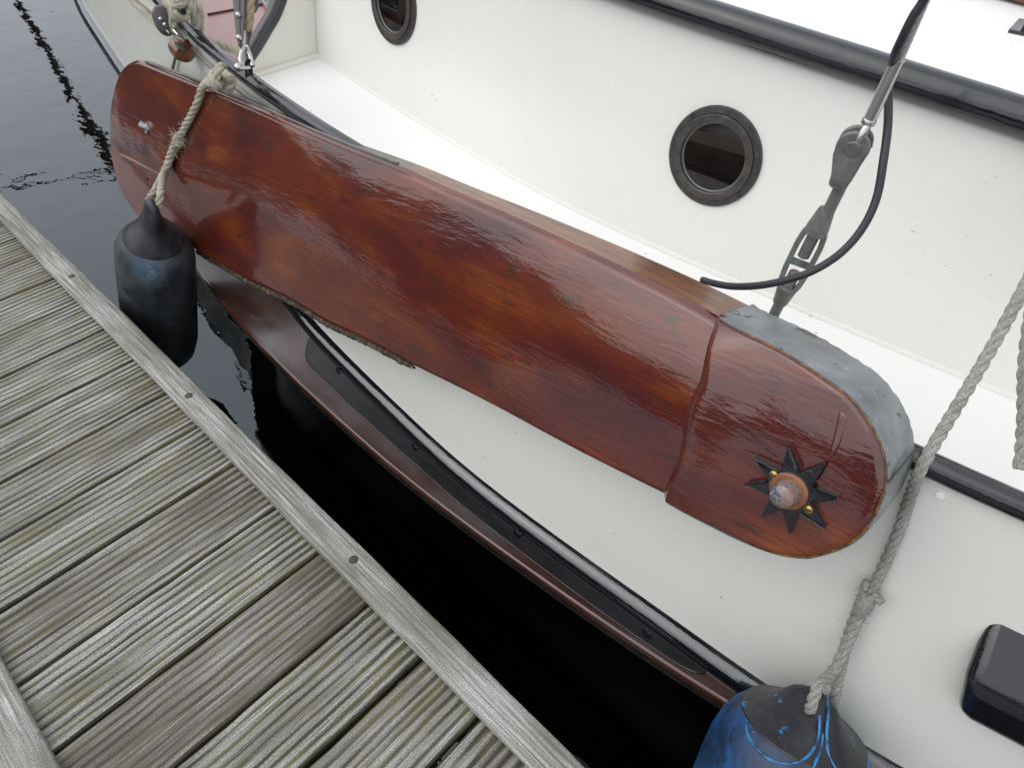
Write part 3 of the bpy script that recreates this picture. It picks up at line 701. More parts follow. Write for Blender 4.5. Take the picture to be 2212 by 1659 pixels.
# head
HW = .013
HEADT = [(1547, 690), (1600, 716), (1654, 743), (1715, 778), (1776, 818), (1830, 857), (1871, 906), (1894, 948), (1908, 990), (1912, 1044), (1896, 1096), (1876, 1134), (1851, 1163), (1814, 1186), (1761, 1203), (1725, 1206), (1666, 1195), (1603, 1171), (1539, 1140), (1430, 1082)]
SEAM = [(1547, 690), (1540, 720), (1528, 775), (1515, 830), (1494, 872), (1484, 910), (1476, 965), (1462, 1015), (1443, 1050), (1430, 1082)]
def hc(k, n): return HW - .034 * max(0, 1 - 1.6 * k / (n - 1)) ** 2
ht = resample([lb(x, y, hc(k, len(HEADT))) for k, (x, y) in enumerate(HEADT)], n=120); sm = resample([lb(x, y, hc(k, len(SEAM))) for k, (x, y) in enumerate(SEAM)], n=120)
Ph = []
for s in np.linspace(0, 1, 40):
    row = []
    for i in range(120):
        p = sm[i] + (ht[i] - sm[i]) * s
        dd = np.linalg.norm(ht[i] - sm[i]) + 1e-6; e0 = s * dd; e1 = (1 - s) * dd
        w = -.008 * max(0, 1 - e0 / .008) ** 2 + .010 * math.exp(-(e0 / .055) ** 2) * min(1, dd / .1) - .005 * max(0, 1 - e1 / .008) ** 2
        tt = i / 119
        row.append(p + NB * w)
    Ph.append(row)
Ph = np.array(Ph); uvh = np.array([buv(p) for p in Ph.reshape(-1, 3)])
head = mk('head_doubler', grid(Ph), M_VARN2, lee, uv=uvh, sharp=80)
mk('seam_fillet', tube(Ph[0] - NB * .008, .006, n=6), M_VARN2, head)
TH = .112
ring = Ph[-1]
back_out = lambda i: ring[i] - NB * TH * min(1, .25 + .75 * min(1, (119 - i) / 40))
P = []
k_end = 100
cen = lb(1700, 1000, HW)
for i in range(0, 120):
    o = unit((ring[i] - cen) - NB * ((ring[i] - cen) @ NB)); f = 1.0 if i < 90 else max(.22, 1 - (i - 90) / 30 * 1.0)
    a = ring[i] + o * .0025 + NB * .001
    P.append([a - o * .003, a, a - NB * .004 + o * .001, a - NB * TH * f * .5 + o * .001, a - NB * (TH * f + .0025 * math.sin(i * 1.9) * math.sin(i * .37)), a - NB * TH * f - o * .02])
mk('head_band', grid(P), M_ZINC, lee, sharp=50)
mk('band_seam', tube([ring[i] + NB * .0012 for i in range(6, 96)], [.0012 + .001 * rng.rand() for _ in range(90)], n=6), M_SEAM, head)
P0 = ring[0]; mk('head_shoulder', join(grid([[Ph[j][0], Ph[j][0] - NB * TH] for j in range(3)]), grid([[Te[-1], Te[-1] - NB * thick(-.3)], [ring[0], ring[0] - NB * TH]])), M_EDGE, head)
lapq = [lb(1911, 1040, HW) - NB * s * TH + UB * .0035 for s in (.02, .25, .5, .78)]
mk('lap_joint', tube([lapq[0], lapq[1] + VB * .008, lapq[2] + VB * .014, lapq[3] + VB * .018], .0013, n=6), M_RIM, head)
wd = [(1812, 886), (1834, 900), (1812, 968), (1788, 1000), (1794, 962)]
wf = np.array([on_face(x, y, .0018, np.array([uvw(p) for p in Ph.reshape(-1, 3)])) for x, y in wd]); wv = prism(wf[::-1], wf[::-1] - NB * .03); bevel(mk('wedge', wv, M_VARN2, lee, uv=np.array([buv(p) for p in wv[0]])), .003, 2)
# star plate and pivot
HU = np.array([uvw(p) for p in Ph.reshape(-1, 3)])
def face(x, y, off=0.0): return on_face(x, y, .003 + off, HU)
sc_ = face(1712, 1052); tips = [(1632, 986), (1705, 962), (1785, 997), (1812, 1071), (1784, 1138), (1708, 1152), (1646, 1115), (1613, 1043)]
ctr = face(1714, 1056)
tip3 = [face(x, y) for x, y in tips]; EDGE_R = .0021; out, inn = [], []
pts = []
for i in range(8):
    a, c2 = tip3[i], tip3[(i + 1) % 8]; pts.append(a); mid = (a + c2) / 2; pts.append(ctr + (mid - ctr) * .50)
pts = np.array(pts); frontS = []
V = [ctr + NB * .010]; F = []
for i, p in enumerate(pts): V.append(p + NB * (.0045 if i % 2 == 0 else .0085))
for p in pts: V.append(p - NB * .012)
n = 16
for i in range(n): F.append([0, 1 + i, 1 + (i + 1) % n]); F.append([1 + i, 1 + n + i, 1 + n + (i + 1) % n, 1 + (i + 1) % n])
star = mk('star_plate', (np.array(V), F), M_BLK, lee, sharp=20)
for i in (0, 1, 2, 3, 4, 7): mk('star_edge', tube([pts[2 * i] + NB * .006, pts[(2 * i + 1) % n] * .93 + pts[(2 * i) % n] * .07 + NB * .009], EDGE_R, n=6), M_BLK, star)
bc = face(1704, 1060, .008); bo = mk('pivot_bolt', lathe([(.0185, .004), (.0178, .010), (.0178, .019), (.016, .0245), (.011, .028), (.003, .0295)], bc, NB, n=40), M_BOLT, star, sharp=30)
mk('bolt_flange', lathe([(.0265, -.004), (.0265, .003), (.0245, .0055), (.015, .006)], bc, NB, n=40), M_FLANGE, star, sharp=30)
for px, py in [(1671, 1026), (1746, 1101)]:
    q = face(px, py, .0095); s = mk('screw', lathe([(.0062, -.002), (.0062, .001), (.0045, .0022)], q, NB, n=20), M_BRASS, star)
    mk('slot', box(q + NB * .0022, [UB + VB * .8, VB - UB * .8, NB], (.0115, .0014, .0014)), M_PLATE, s, smooth=False)
# tail eye bolt, hole and pale scrape
q = onb(316, 279, .002); mk('eye_bolt', join(tube([q - NB * .01, q + NB * .012 - UB * .018 + VB * .008], [.0105, .0125], n=14, num=6), lathe([(.016, 0), (.015, .004), (.012, .005)], q - NB * .001, NB, n=20)), M_WIRE, lee)
q = onb(318, 388, .0005); mk('plug_hole', lathe([(.007, -.002), (.007, .0012)], q, NB, n=16, su=.6, sv=1.0), M_TAR, lee)
sq = [(240, 325), (262, 333), (290, 347), (325, 366), (352, 380)]
sp_ = [onb(x, y, -.0005) for x, y in sq]; mk('raw_scrape', tube(sp_, [.004, .008, .006, .004, .002], n=8, num=40, ell=.35), M_EDGE, lee)
sq = [(240, 236), (268, 242), (320, 268)]
mk('crack', tube([onb(x, y, -.001) for x, y in sq], .0016, n=6, num=20, ell=.4), M_TAR, lee)

# ---------------------------------------------------------------- left fender and its rope
A = lb(334, 528, .118); Bq = at_y(350, 742, .478)
ax = unit(A - Bq); L_ = np.linalg.norm(A - Bq)
tipL = A + ax * .16
print('fenderL', A, Bq, L_, 'axis', ax)
fl = root('fender', 'long black and worn blue cylinder fender hanging between leeboard tail and jetty edge', 'fender', tuple((A + Bq) / 2), 'fenders')
prof = [(.004, -L_ - .085), (.05, -L_ - .078), (.085, -L_ - .055), (.106, -L_ - .01), (.114, -L_ + .06), (.112, -L_ * .5), (.108, -.06), (.104, -.02), (.094, .008), (.080, .025)]
body = mk('fender_body', lathe(prof, A, ax, n=48), M_FEN, fl)
prof = [(.0805, .024), (.078, .030), (.060, .055), (.046, .080, .85, 1.0), (.038, .105, .7, 1.0), (.034, .13, .55, 1.0), (.030, .15, .5, 1.0), (.022, .165, .45, 1.0), (.006, .172, .4, 1.0)]
mk('fender_eye', lathe(prof, A, ax, n=40, ref=tuple(UB)), M_RUB, fl)
eyeL = A + ax * .12
toC = unit(O - eyeL)
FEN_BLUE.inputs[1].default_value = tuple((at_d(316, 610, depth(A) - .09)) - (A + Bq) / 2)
r0 = .0096
pL = [at_d(520, 212, 1.98), lb(478, 172, .03) , lb(452, 178, .018), onb(437, 190, .016), onb(425, 225, .012), onb(405, 265, .011), onb(386, 300, .011), onb(372, 332, .013), onb(358, 372, .020), onb(350, 400, .035)]
mk('fender_rope', join(rope(pL[1:], r0), fuzz([pL[5], pL[7]], r0 * 1.2, 60, .02)), M_ROPE, None, loc=tuple(pL[4]), label='cream rope over the leeboard edge with spliced eye holding the long fender', cat='rope', group='fender ropes')
fr1 = bpy.context.scene.objects['fender_rope']
hole = eyeL + toC * .036
sp1 = [pL[6] + NB * .004, pL[7] + NB * .004, pL[8] + NB * .004, at_d(349, 405, depth(hole) + .03), at_d(346, 425, depth(hole) - .004), at_d(342, 447, depth(hole) + .01)]
sp2 = [pL[6] - UB * .004, pL[7] - UB * .006, pL[8] - UB * .008, at_d(336, 410, depth(hole) + .05), at_d(324, 428, depth(hole) + .06), at_d(318, 445, depth(hole) + .09)]
mk('splice', join(rope(sp1, r0), rope(sp2, r0, ph=1.5)), M_ROPE, fr1)
mk('whipping', join(tube([pL[6] + VB * .012, pL[6], pL[6] - VB * .02], [.0125, .0165, .0145], n=12, num=8), fuzz([pL[6] + VB * .012, pL[6] - VB * .02], .015, 90, .022, .0009)), M_ROPE, fr1)
# knot at the rail
kc = lb(478, 172, .03)
def kd(x, y, e=0.0): return at_d(x, y, depth(kc) + e)
kn = [kd(446, 176, .03), kd(462, 180, -.02), kd(474, 150, -.03), kd(482, 146, .01), kd(486, 168, .02), kd(470, 188, -.03), kd(458, 170, -.04), kd(468, 156, 0), kd(490, 162, -.03), kd(502, 178, -.01), kd(494, 192, 0), kd(474, 186, .01), kd(498, 195, 0)]
mk('knot', rope(kn, r0 * 1.02), M_ROPE, fr1)

# ---------------------------------------------------------------- right fender and its rope
def solve_off(px, py, Rpx):
    lo_, hi_ = .3, 2.0
    for _ in range(50):
        md = .5 * (lo_ + hi_); q = O + ray(px, py) * md; X = q[0]; a = np.array([X, fT(X), zT(X)]); n = hull_n(X)
        if (q - a) @ n > Rpx / FPX * md + .012: lo_ = md
        else: hi_ = md
    return q
C2 = solve_off(1694, 1672, 176); R2 = 176 / FPX * depth(C2)
tip2 = hull_hit(1768, 1482, .075)
ax2 = unit(tip2 - C2); L2 = np.linalg.norm(tip2 - C2)
print('fenderR', C2, R2, tip2, L2, 'axis', ax2, 'depth', depth(C2))
fr = root('fender', 'fat bright blue fender with charcoal top pads hanging against the black rubbing band', 'fender', tuple(C2), 'fenders')
Lt = L2 - .01
prof = [(.004, -R2 * 3.2), (R2 * .6, -R2 * 3.1), (R2 * .9, -R2 * 2.7), (R2, -R2 * 2.2), (R2 * 1.0, -R2 * .6), (R2 * .99, -.2 * R2), (R2 * .965, .15 * R2), (R2 * .915, .40 * R2), (R2 * .84, .55 * R2), (R2 * .74, .68 * R2)]
mk('fender_body', lathe(prof, C2, ax2, n=64, ref=tuple(UB)), M_FENB, fr)
hh = .68 * R2
prof2 = [(R2 * .742, hh - .002), (R2 * .73, hh + .004), (R2 * .62, hh + (Lt - hh) * .15), (R2 * .50, hh + (Lt - hh) * .32), (R2 * .40, hh + (Lt - hh) * .50, .9, 1), (R2 * .33, hh + (Lt - hh) * .68, .7, 1), (R2 * .27, hh + (Lt - hh) * .84, .55, 1), (R2 * .18, hh + (Lt - hh) * .96, .45, 1), (R2 * .05, Lt + .004, .4, 1)]
eye2 = mk('fender_eye', lathe(prof2, C2, ax2, n=48, ref=tuple(UB)), M_CHAR, fr)
fu, fv, fa = basis_of(ax2, tuple(UB))
def fen_hit(px, py):
    r = ray(px, py); full = prof[:-1] + [(q[0], q[1]) for q in prof2]; tt = [q[1] for q in full]; rr = [q[0] for q in full]
    g = lambda d: (lambda w: np.linalg.norm(w - ax2 * (w @ ax2)) - np.interp(w @ ax2, tt, rr))(O + r * d - C2)
    ds = np.linspace(depth(C2) - 2.2 * R2, depth(C2) + .5 * R2, 400)
    for d in ds:
        if g(d) < 0: return O + r * (d - .0006)
    return O + r * depth(C2)
for L in ([(1771, 1545), (1768, 1590), (1752, 1625), (1725, 1645), (1695, 1648), (1660, 1638), (1635, 1615), (1617, 1590), (1612, 1560), (1625, 1530)],
          [(1786, 1500), (1789, 1540), (1786, 1580), (1788, 1620), (1800, 1650), (1815, 1675)], [(1778, 1585), (1772, 1620), (1760, 1650), (1752, 1675)]):
    mk('moulded_line', tube([fen_hit(x, y) for x, y in L], [.0018, .0026, .002, .0027, .0016, .0024], n=8, num=50), M_BLUE, eye2)

rg = .0080
_a, _b = at_d(2300, 440, .93), at_d(2212, 622, .93)
pr = [_a + (_a - _b) * 16, _a + (_a - _b) * 8, _a + (_a - _b) * 2.5, _a, at_d(2212, 622, .93), at_d(2140, 755, .93), at_d(2060, 890, .93)]
q = np.array([at_z(1990, 1012, .58)]); 
rl = at_sheer(1990, 1010, .572); pr += [rl, hull_hit(1962, 1085, .012), hull_hit(1940, 1150, .013), hull_hit(1905, 1230, .014), hull_hit(1868, 1310, .016)]
ro2 = mk('fender_rope', rope(pr, rg), M_ROPEG, None, loc=tuple(pr[8]), label='grey rope crossing the black rail down to the fat blue fender', cat='rope', group='fender ropes')
s1 = [hull_hit(1880, 1285, .016), hull_hit(1850, 1345, .022), hull_hit(1825, 1400, .03), hull_hit(1800, 1450, .05), tip2 + unit(O - tip2) * .045, at_d(1752, 1525, depth(tip2) - .03), at_d(1750, 1535, depth(tip2) + .0)]
s2 = [hull_hit(1872, 1285, .012), hull_hit(1842, 1345, .014), hull_hit(1826, 1400, .02), hull_hit(1815, 1450, .035), hull_hit(1804, 1500, .045), hull_hit(1797, 1535, .05), hull_hit(1790, 1542, .06)]
mk('splice', join(rope(s1, rg * 1.08), rope(s2, rg * 1.08, ph=1.2), fuzz(s1[:4], rg, 60, .012)), M_ROPEG, ro2)
wq = [hull_hit(1878, 1278, .02), hull_hit(1870, 1298, .022), hull_hit(1860, 1318, .022)]
mk('whipping', join(tube(wq, [.0105, .0135, .0125], n=12, num=8), tube([wq[0] + UB * .006, wq[0] + UB * .022 + NB * .004], [.007, .006], n=8), tube([wq[0] - UB * .008, wq[0] - UB * .012 + VB * .014], [.006, .005], n=8), fuzz(wq, .012, 80, .014, .0006)), M_ROPEG, ro2)
_a, _b = at_d(2252, 560, 1.0), at_d(2226, 700, 1.0)
pe = [_a + (_a - _b) * 16, _a + (_a - _b) * 7, _a + (_a - _b) * 2, _a, at_d(2225, 700, 1.0), at_d(2214, 800, 1.01), at_d(2212, 900, 1.02), at_d(2208, 975, 1.03), at_d(2203, 1012, 1.03)]
mk('hanging_rope', rope(pe, .0095), M_ROPEG, None, loc=tuple(pe[3]), label='loose grey rope end hanging over the white side deck', cat='rope')

# ---------------------------------------------------------------- shroud with turnbuckle
sb = at_y(1678, 668, .905); st = at_y(2003, -8, .915)
def sh(px, py): return at_y(px, py, .905 + .010 * (668 - py) / 676)
shr = root('shroud', 'steel wire shroud with bronze grey turnbuckle rising beside the leeboard head', 'rigging', tuple(sh(1678, 668)))
w0, w1_ = sh(1944, 128), sh(2003, -8); ext = w1_ + (w1_ - w0) * 6
mk('wire', rope([w0 - (w1_ - w0) * .05, w1_, ext], .0048, pitch=.05, step=.006, strands=6), M_WIRE, shr)
mk('swaged_terminal', tube([sh(1940, 130), sh(1874, 268)], .0078, n=18), M_STEEL, shr)
toc = unit(O - sh(1840, 320))
sax = unit(sh(1900, 215) - sh(1700, 625)); sside = unit(np.cross(sax, toc)); sfr = np.cross(sside, sax)
fk_ = mk('fork_terminal', join(lathe([(.0085, 0), (.0085, .006), (.0078, .007)], sh(1874, 268), sax, n=18), *[tube([sh(1874, 270) + sfr * d * .4, sh(1866, 284) + sfr * d, sh(1855, 300) + sfr * d], [.0055, .006, .007], n=10) for d in (-.008, .008)]), M_STEEL, shr)
# toggle jaw: teardrop cheek plates
def cheek(off, thk):
    pts = []; c = sh(1846, 312); e = sh(1813, 393)
    for a in np.linspace(-.25, math.pi + .25, 18): pts.append(c + .0205 * (sside * math.cos(a) + sax * math.sin(a)))
    pts += [c - sside * .0185 - sax * .016, e - sside * .0135 + sax * .012, e - sside * .0115, e + sside * .0115, e + sside * .0135 + sax * .012, c + sside * .0185 - sax * .016]
    pts = np.array(pts); return prism(pts + sfr * (off + thk / 2), pts + sfr * (off - thk / 2))
tg = bevel(mk('toggle', cheek(.010, .007), M_BRZ, shr, sharp=30), .0022, 3)
bevel(mk('toggle', cheek(-.010, .007), M_BRZ, shr, sharp=30), .0022, 3)
e = sh(1813, 393); mk('toggle_barrel', lathe([(.0115, -.006), (.0125, .0), (.014, .02), (.0145, .036), (.012, .045)], e, sax, n=20), M_BRZ, shr)
mk('clevis_pin', join(lathe([(.0095, 0), (.0095, .003), (.0085, .004)], sh(1846, 312) + sfr * .0135, sfr, n=24), lathe([(.0075, -.03), (.0075, 0)], sh(1846, 312) + sfr * .0135, sfr, n=16), tube([sh(1846, 312) - sfr * .012 + sside * .016, sh(1880, 326) - sfr * .012], .0014, n=6)), M_BRZ, shr)
mk('threaded_rod', lathe([(.0078 + .0005 * (k % 2), k * .0011) for k in range(0, 60)], sh(1783, 470), sax, n=16), M_BRZ, shr, sharp=60)
# turnbuckle: two bars between two bosses
tA, tB = sh(1787, 452), sh(1684, 655); tl = np.linalg.norm(tA - tB)
def tp_(f, s, d=0): return tA + (tB - tA) * f + sside * s + sfr * d
def bar(sg):
    prof = [(0.16, .0085), (.24, .0135), (.35, .0155), (.62, .0155), (.76, .0135), (.86, .0085)]
    out_ = []
    for f, s in prof: out_.append([tp_(f, sg * (s + .0035), .006), tp_(f, sg * (s + .0045), 0), tp_(f, sg * (s + .0035), -.006), tp_(f, sg * (s - .0035), -.006), tp_(f, sg * (s - .0035), .006)])
    V, F = grid(out_, True); F += [[0, 1, 2, 3, 4][::-1], list(range(len(V) - 5, len(V)))]; return V, F
tb = mk('turnbuckle_frame', join(bar(1), bar(-1),
    lathe([(.0095, 0), (.0105, .004), (.012, tl * .09), (.014, tl * .17), (.015, tl * .235), (.012, tl * .24)], tA, tB - tA, n=18, ref=tuple(sfr), su=1.1, sv=.85),
    lathe([(.0095, 0), (.0105, .004), (.0115, tl * .08), (.013, tl * .15), (.013, tl * .19), (.010, tl * .2)], tB, tA - tB, n=18, ref=tuple(sfr), su=1.1, sv=.85)), M_BRZ, shr, sharp=40)
mk('cross_bar', box(tp_(.545, 0), [sside, sax, sfr], (.028, .007, .009)), M_PAT, tb)
mk('inner_rod', lathe([(.0085, 0), (.0085, .046), (.007, .047)], tp_(.20, 0, .0), tB - tA, n=16), M_BRZ, tb); mk('inner_rod', lathe([(.0085, 0), (.0085, .04), (.007, .041)], tp_(.88, 0, 0), tA - tB, n=16), M_BRZ, tb)
mk('threaded_rod', lathe([(.0078 + .0005 * (k % 2), k * .0011) for k in range(0, 130)], tB + sax * .006, -sax, n=16), M_BRZ, shr, sharp=60)
# black hose
_a = at_d(1999, -6, depth(sh(2003, -6)) - .014); _u = unit(w1_ - w0)
hp = [_a + _u * .9, _a + _u * .4, _a + _u * .15, _a + _u * .05, at_d(1999, -6, depth(sh(2003, -6)) - .014), at_d(1973, 36, depth(sh(1985, 36)) - .014), at_d(1949, 84, depth(sh(1964, 84)) - .014), at_d(1930, 128, depth(sh(1944, 128)) - .004), at_d(1920, 180, depth(sh(1920, 180)) + .03), at_d(1918, 270, .86), at_d(1908, 350, .86), at_d(1893, 430, .87), at_d(1862, 495, .88), at_d(1815, 548, .89), at_d(1757, 585, .90), at_d(1700, 605, .92), at_d(1640, 617, .95), at_d(1585, 619, .99), at_d(1545, 613, 1.02), at_d(1518, 605, 1.06)]
rr_ = [.0056] * 14 + [.0056, .0056]
hose = mk('cable', tube(hp, .0051, n=14, num=420), M_HOSE, None, loc=tuple(hp[11]), label='black rubber cable looping down from the shroud to its loose end over the leeboard', cat='cable')

# ---------------------------------------------------------------- blocks, ropes and fittings at the upper left
def rp(px, py, dz=0.0, dy=0.0):        # point near the rail line at this pixel
    q = at_sheer(px, py, ZR0 + dz); return q
dR = lambda px, py: depth(at_sheer(px, py, ZR0))
# padeye on the rail
pq = rp(543, 160, .02); dp = depth(pq)
def bd(x, y, e=0.0): return at_d(x, y, dp - .05 + e)
pad = prism(np.array([bd(530, 170, .05), bd(548, 172, .05), bd(545, 140, .03), bd(540, 128, .02), bd(531, 130, .02), bd(528, 142, .04)]), np.array([bd(530, 170, .07), bd(548, 172, .07), bd(545, 140, .05), bd(540, 128, .04), bd(531, 130, .04), bd(528, 142, .06)]))
mk('padeye', pad, M_BLK, boat, smooth=False)
blk = root('pulley_block', 'tall slim grey cheek pulley block with tan rope, shackled upright on the black rail', 'pulley block', tuple(bd(530, 110)), 'pulley blocks')
def blade(pts, e0, e1): return prism(np.array([bd(x, y, e0) for x, y in pts]), np.array([bd(x, y, e1) for x, y in pts]))
bevel(mk('cheek', blade([(506, -60), (528, -60), (530, 10), (527, 75), (522, 104), (515, 102), (508, 60), (504, 10)], -.005, .012), M_BLOCK, blk), .004, 2)
bevel(mk('cheek', blade([(531, -55), (548, -50), (549, 20), (545, 70), (538, 100), (531, 95), (530, 20)], .035, .052), M_BLOCK, blk), .004, 2)
mk('sheave', lathe([(.03, -.009), (.024, 0), (.03, .009)], bd(531, 5, .024), unit(O - bd(531, 5)), n=28), M_BLK, blk)
mk('strap', prism(np.array([bd(x, y, -.008) for x, y in [(512, -50), (516, -50), (518, 96), (514, 96)]]), np.array([bd(x, y, -.004) for x, y in [(512, -50), (516, -50), (518, 96), (514, 96)]])), M_BLOCK, blk, smooth=False)
for px, py in [(514, 33), (516, 82)]: mk('rivet', ball(bd(px, py, -.009), .007), M_STEEL, blk)
mk('shackle', join(tube([bd(526, 100, .01), bd(522, 112, .0), bd(519, 128, -.005), bd(522, 142, .0), bd(528, 148, .02)], .0055, n=10, num=24), tube([bd(531, 100, .02), bd(537, 112, .03), bd(543, 130, .03), bd(546, 144, .03)], .0055, n=10, num=20), tube([bd(516, 148, -.01), bd(546, 146, .05)], .006, n=10), ball(bd(514, 146, -.01), .010)), M_STEEL, blk)
mk('tackle_rope', rope([bd(545, -80, .02), bd(541, -20, .02), bd(540, 20, .015), bd(538, 45, .02), bd(534, 66, .025)], .0115), M_ROPET, None, loc=tuple(bd(541, 0, .02)), label='tan hemp rope running up through the tall pulley block', cat='rope')
# rope hitched on a pin at the rail
cq = rp(388, 35, .03); dc = depth(cq)
def cd(x, y, e=0.0): return at_d(x, y, dc - .04 + e)
pile = [cd(345, -30, 0), cd(362, 4, -.01), cd(378, 14, -.03), cd(398, 8, -.03), cd(405, 22, -.02), cd(396, 38, -.03), cd(380, 34, -.04), cd(376, 18, -.04), cd(392, 4, -.05), cd(402, -14, -.03)]
pin2 = [cd(398, -30, .0), cd(408, 2, -.02), cd(414, 22, -.02), cd(421, 42, .0), cd(424, 58, .02)]
pin3 = [cd(410, -34, .01), cd(422, 0, .0), cd(428, 22, .0), cd(430, 45, .02), cd(428, 66, .04)]
coil = root('hitched_rope', 'cream mooring rope hitched in loops over the black pin on the rail', 'rope', tuple(cq))
mk('turns', rope(pile, .0135), M_ROPE, coil)
mk('hanging_turns', join(rope(pin2, .0135), rope(pin3, .0135, ph=1)), M_ROPE, coil)
mk('tail_end', rope([cd(372, 22, -.02), cd(374, 42, -.01), cd(377, 60, .0)], .012), M_ROPE, coil)
mk('belaying_pin', tube([cd(388, 10, .06), cd(394, 22, -.06), cd(396, 26, -.085)], [.009, .010, .008], n=12, num=10), M_BLK, boat)
mk('red_pennant', prism(np.array([cd(431, 50, .05), cd(434, 54, .05), cd(435, 72, .05), cd(430, 73, .05)]), np.array([cd(431, 50, .06), cd(434, 54, .06), cd(435, 72, .06), cd(430, 73, .06)])), M_RED, boat, smooth=False)
# small round block with wire strop
sq_ = rp(355, 45, -.02); ds = depth(sq_)
def sd2(x, y, e=0.0): return at_d(x, y, ds - .05 + e)
sb_ = root('pulley_block', 'small round grey pulley block with riveted cheek hanging outside the black rail', 'pulley block', tuple(sd2(352, 42)), 'pulley blocks')
vv_ = unit(O - sd2(352, 42)); mk('cheek', lathe([(.0005, .017), (.02, .0165), (.030, .013), (.034, .005), (.034, -.004), (.030, -.01)], sd2(353, 43), vv_, n=30, su=.8, sv=1.1), M_BLOCK, sb_)
mk('sheave', lathe([(.03, -.006), (.026, 0), (.03, .006)], sd2(354, 45, .025), vv_, n=24, su=.85, sv=1.1), M_BLK, sb_)
mk('far_cheek', lathe([(.030, .004), (.034, 0), (.030, -.008)], sd2(355, 48, .045), vv_, n=24, su=.8, sv=1.1), M_BLOCK, sb_)
mk('rivet', join(ball(sd2(347, 42, -.02), .006), ball(sd2(356, 54, -.02), .006)), M_STEEL, sb_)
mk('shackle', join(tube([sd2(364, 56, .01), sd2(373, 68, .0), sd2(381, 77, .0)], .006, n=8, num=10), tube([sd2(368, 58, .0), sd2(378, 70, -.01), sd2(385, 78, -.01)], .005, n=8, num=10), tube([sd2(360, 66, 0), sd2(366, 74, 0), sd2(364, 66, 0)], .002, n=6)), M_STEEL, sb_)
wire = root('wire_strop', 'thin doubled steel wire strop running along the hull below the black rail', 'rigging', tuple(sd2(450, 130)))
mk('ferrule', tube([hull_hit(385, 78, .024), hull_hit(399, 94, .022)], .0085, n=12), M_PAT, wire)
for L in ([(397, 91), (440, 128), (490, 168), (560, 220), (625, 262)], [(394, 94), (432, 130), (478, 168), (545, 222), (600, 256)]):
    mk('strand', tube([hull_hit(x, y, .022) for x, y in L], .003, n=6, num=40), M_WIRE, wire)
mk('control_line', rope([hull_hit(262, -30, .01), hull_hit(284, 0, .012), hull_hit(312, 24, .012), hull_hit(338, 50, .02), sd2(346, 58, .02)], .010), M_ROPE, None, loc=tuple(hull_hit(312, 24, .012)), label='cream rope lying along the white outer hull up to the small round block', cat='rope')
# oak fairlead on the hull
fc = hull_hit(393, 110, .03); fn = hull_n(fc[0]); fx = unit(hull_pt(fc[0] + .1, .5) - hull_pt(fc[0] - .1, .5)); fy = np.cross(fn, fx)
def fp(x, y, o=0.0): return hull_hit(x, y, o)
fcp = hull_hit(393, 110, .045); fdp = depth(fcp); fa_, fb_ = at_d(369, 90, fdp), at_d(417, 126, fdp + .02); fax = unit(fb_ - fa_); fl_len = np.linalg.norm(fb_ - fa_); fvw = unit(O - fcp)
pr_ = [(.004, 0), (.018, .002), (.027, .012), (.034, .03), (.036, fl_len * .5), (.034, fl_len - .03), (.026, fl_len - .010), (.014, fl_len), (.002, fl_len + .001)]
fl_ = mk('fairlead', lathe(pr_, fa_, fax, n=28, ref=tuple(fvw), su=.92, sv=.9), M_OAK, boat)
sl_ = [at_d(x, y, fdp - .033) for x, y in [(378, 92), (390, 101), (400, 111)]]
mk('fairlead_slot', tube(sl_, [.004, .011, .012, .005], n=12, num=14, ell=.5), M_TAR, fl_)
mk('fairlead_pin', tube([fp(381, 118, .01), fp(373, 150, .01)], .0045, n=8), M_WIRE, fl_)
# hull opening with steel frame beside the knot
ho = [(473, 128), (490, 142), (492, 158), (474, 176), (470, 150)]
mk('scupper', prism(np.array([fp(x, y, .005) for x, y in [(474, 140), (489, 150), (490, 172), (474, 172)]])[::-1], np.array([fp(x, y, -.01) for x, y in [(474, 140), (489, 150), (490, 172), (474, 172)]])[::-1]), M_VENT, boat, smooth=False)
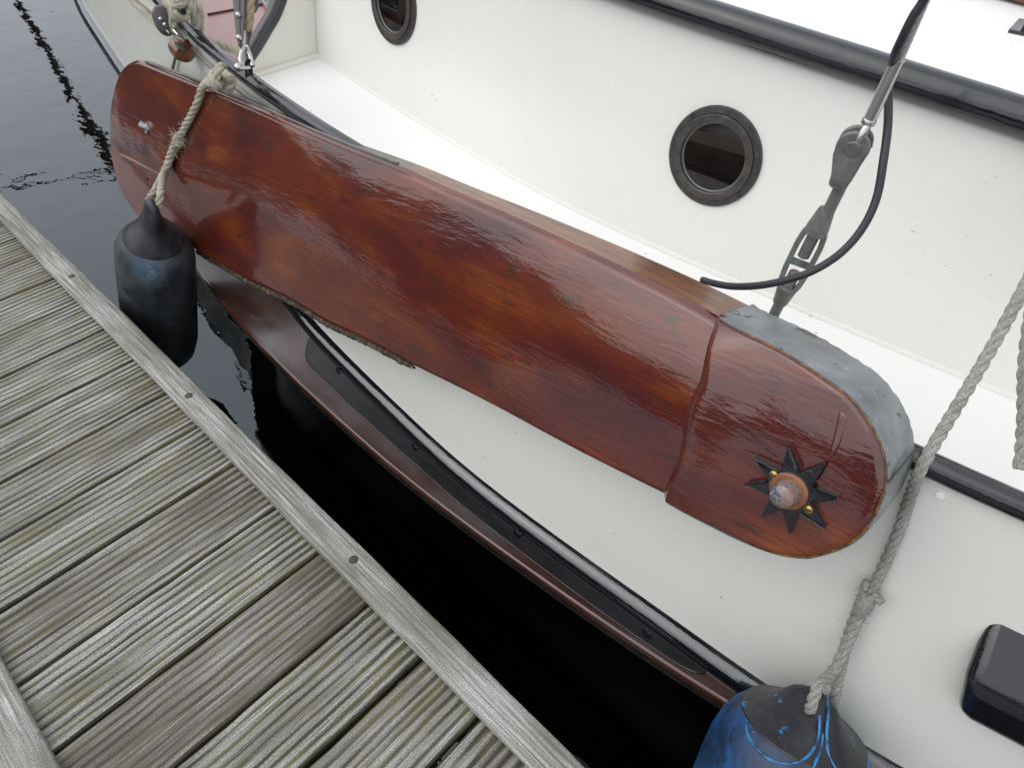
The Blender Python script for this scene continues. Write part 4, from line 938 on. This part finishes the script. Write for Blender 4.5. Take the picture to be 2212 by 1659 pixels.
# loose rope lying on the foredeck
lr = [at_d(x, y, dR(x, y) + .07) for x, y in [(455, 94), (475, 98), (495, 104), (512, 110), (524, 122)]]
mk('loose_rope', rope(lr, .011), M_ROPE, None, loc=tuple(lr[2]), label='short cream rope lying across the red brown foredeck behind the rail', cat='rope')

mk('bowsprit', tube([(-5.3, 1.68, 1.22), (-8.0, 2.1, 1.2), (-13.6, 3.25, 1.16), (-15, 3.55, 1.15)], [.075, .06, .045, .04], n=14), M_TEAK, boat)
ml = [(-6.6, 2.75, 1.25), (-7.36, 1.9, 1.2), (-7.9, 1.05, 1.18), (-8.8, -.35, 1.1)]
mk('mooring_line', rope(ml, .02, step=.03), M_HOSE, None, loc=ml[1], label='dark mooring line from the bow out to the mooring post', cat='rope')
mk('mooring_post', lathe([(.13, -2.0), (.12, 1.3), (.11, 1.34), (.02, 1.36)], (-8.9, -.45, 0), (0, 0, 1), n=24), M_UNDER, None, loc=(-8.9, -.45, ZW), label='dark round mooring post in the water off the jetty end', cat='post')
# ---------------------------------------------------------------- unseen tree belt, added to mirror darkly in varnish and water
rows = []
for k, a in enumerate(np.linspace(0, 2 * np.pi, 160, endpoint=False)):
    d = 42 + 5 * math.sin(3 * a + 1); gap = .45 + .55 * (math.cos(a + 2.2) * .5 + .5)
    hgt = (7.5 + 3.5 * math.sin(7 * a) + 2 * math.sin(17 * a + 2) + 1.5 * rng.rand()) * gap
    rows.append([(d * math.sin(a), -d * math.cos(a), ZW - .1), ((d - .6) * math.sin(a), -(d - .6) * math.cos(a), hgt * .5), ((d + 1.5) * math.sin(a), -(d + 1.5) * math.cos(a), hgt), ((d + 5) * math.sin(a), -(d + 5) * math.cos(a), hgt * .6), ((d + 6) * math.sin(a), -(d + 6) * math.cos(a), ZW - .1)])
rows.append(rows[0])
m, t, b = mat('added tree belt leaves', (.05, .06, .035), .8); c = ramp(t, noise(t, coords(t), 1.2, 6, .7), [(.35, (.02, .026, .016)), (.7, (.075, .085, .05))]); setc(t, b, c)
mk('added_tree_belt', grid(rows), m, kind='stuff', label='added dark tree belt out of view, mirrored in varnish and water', cat='trees')
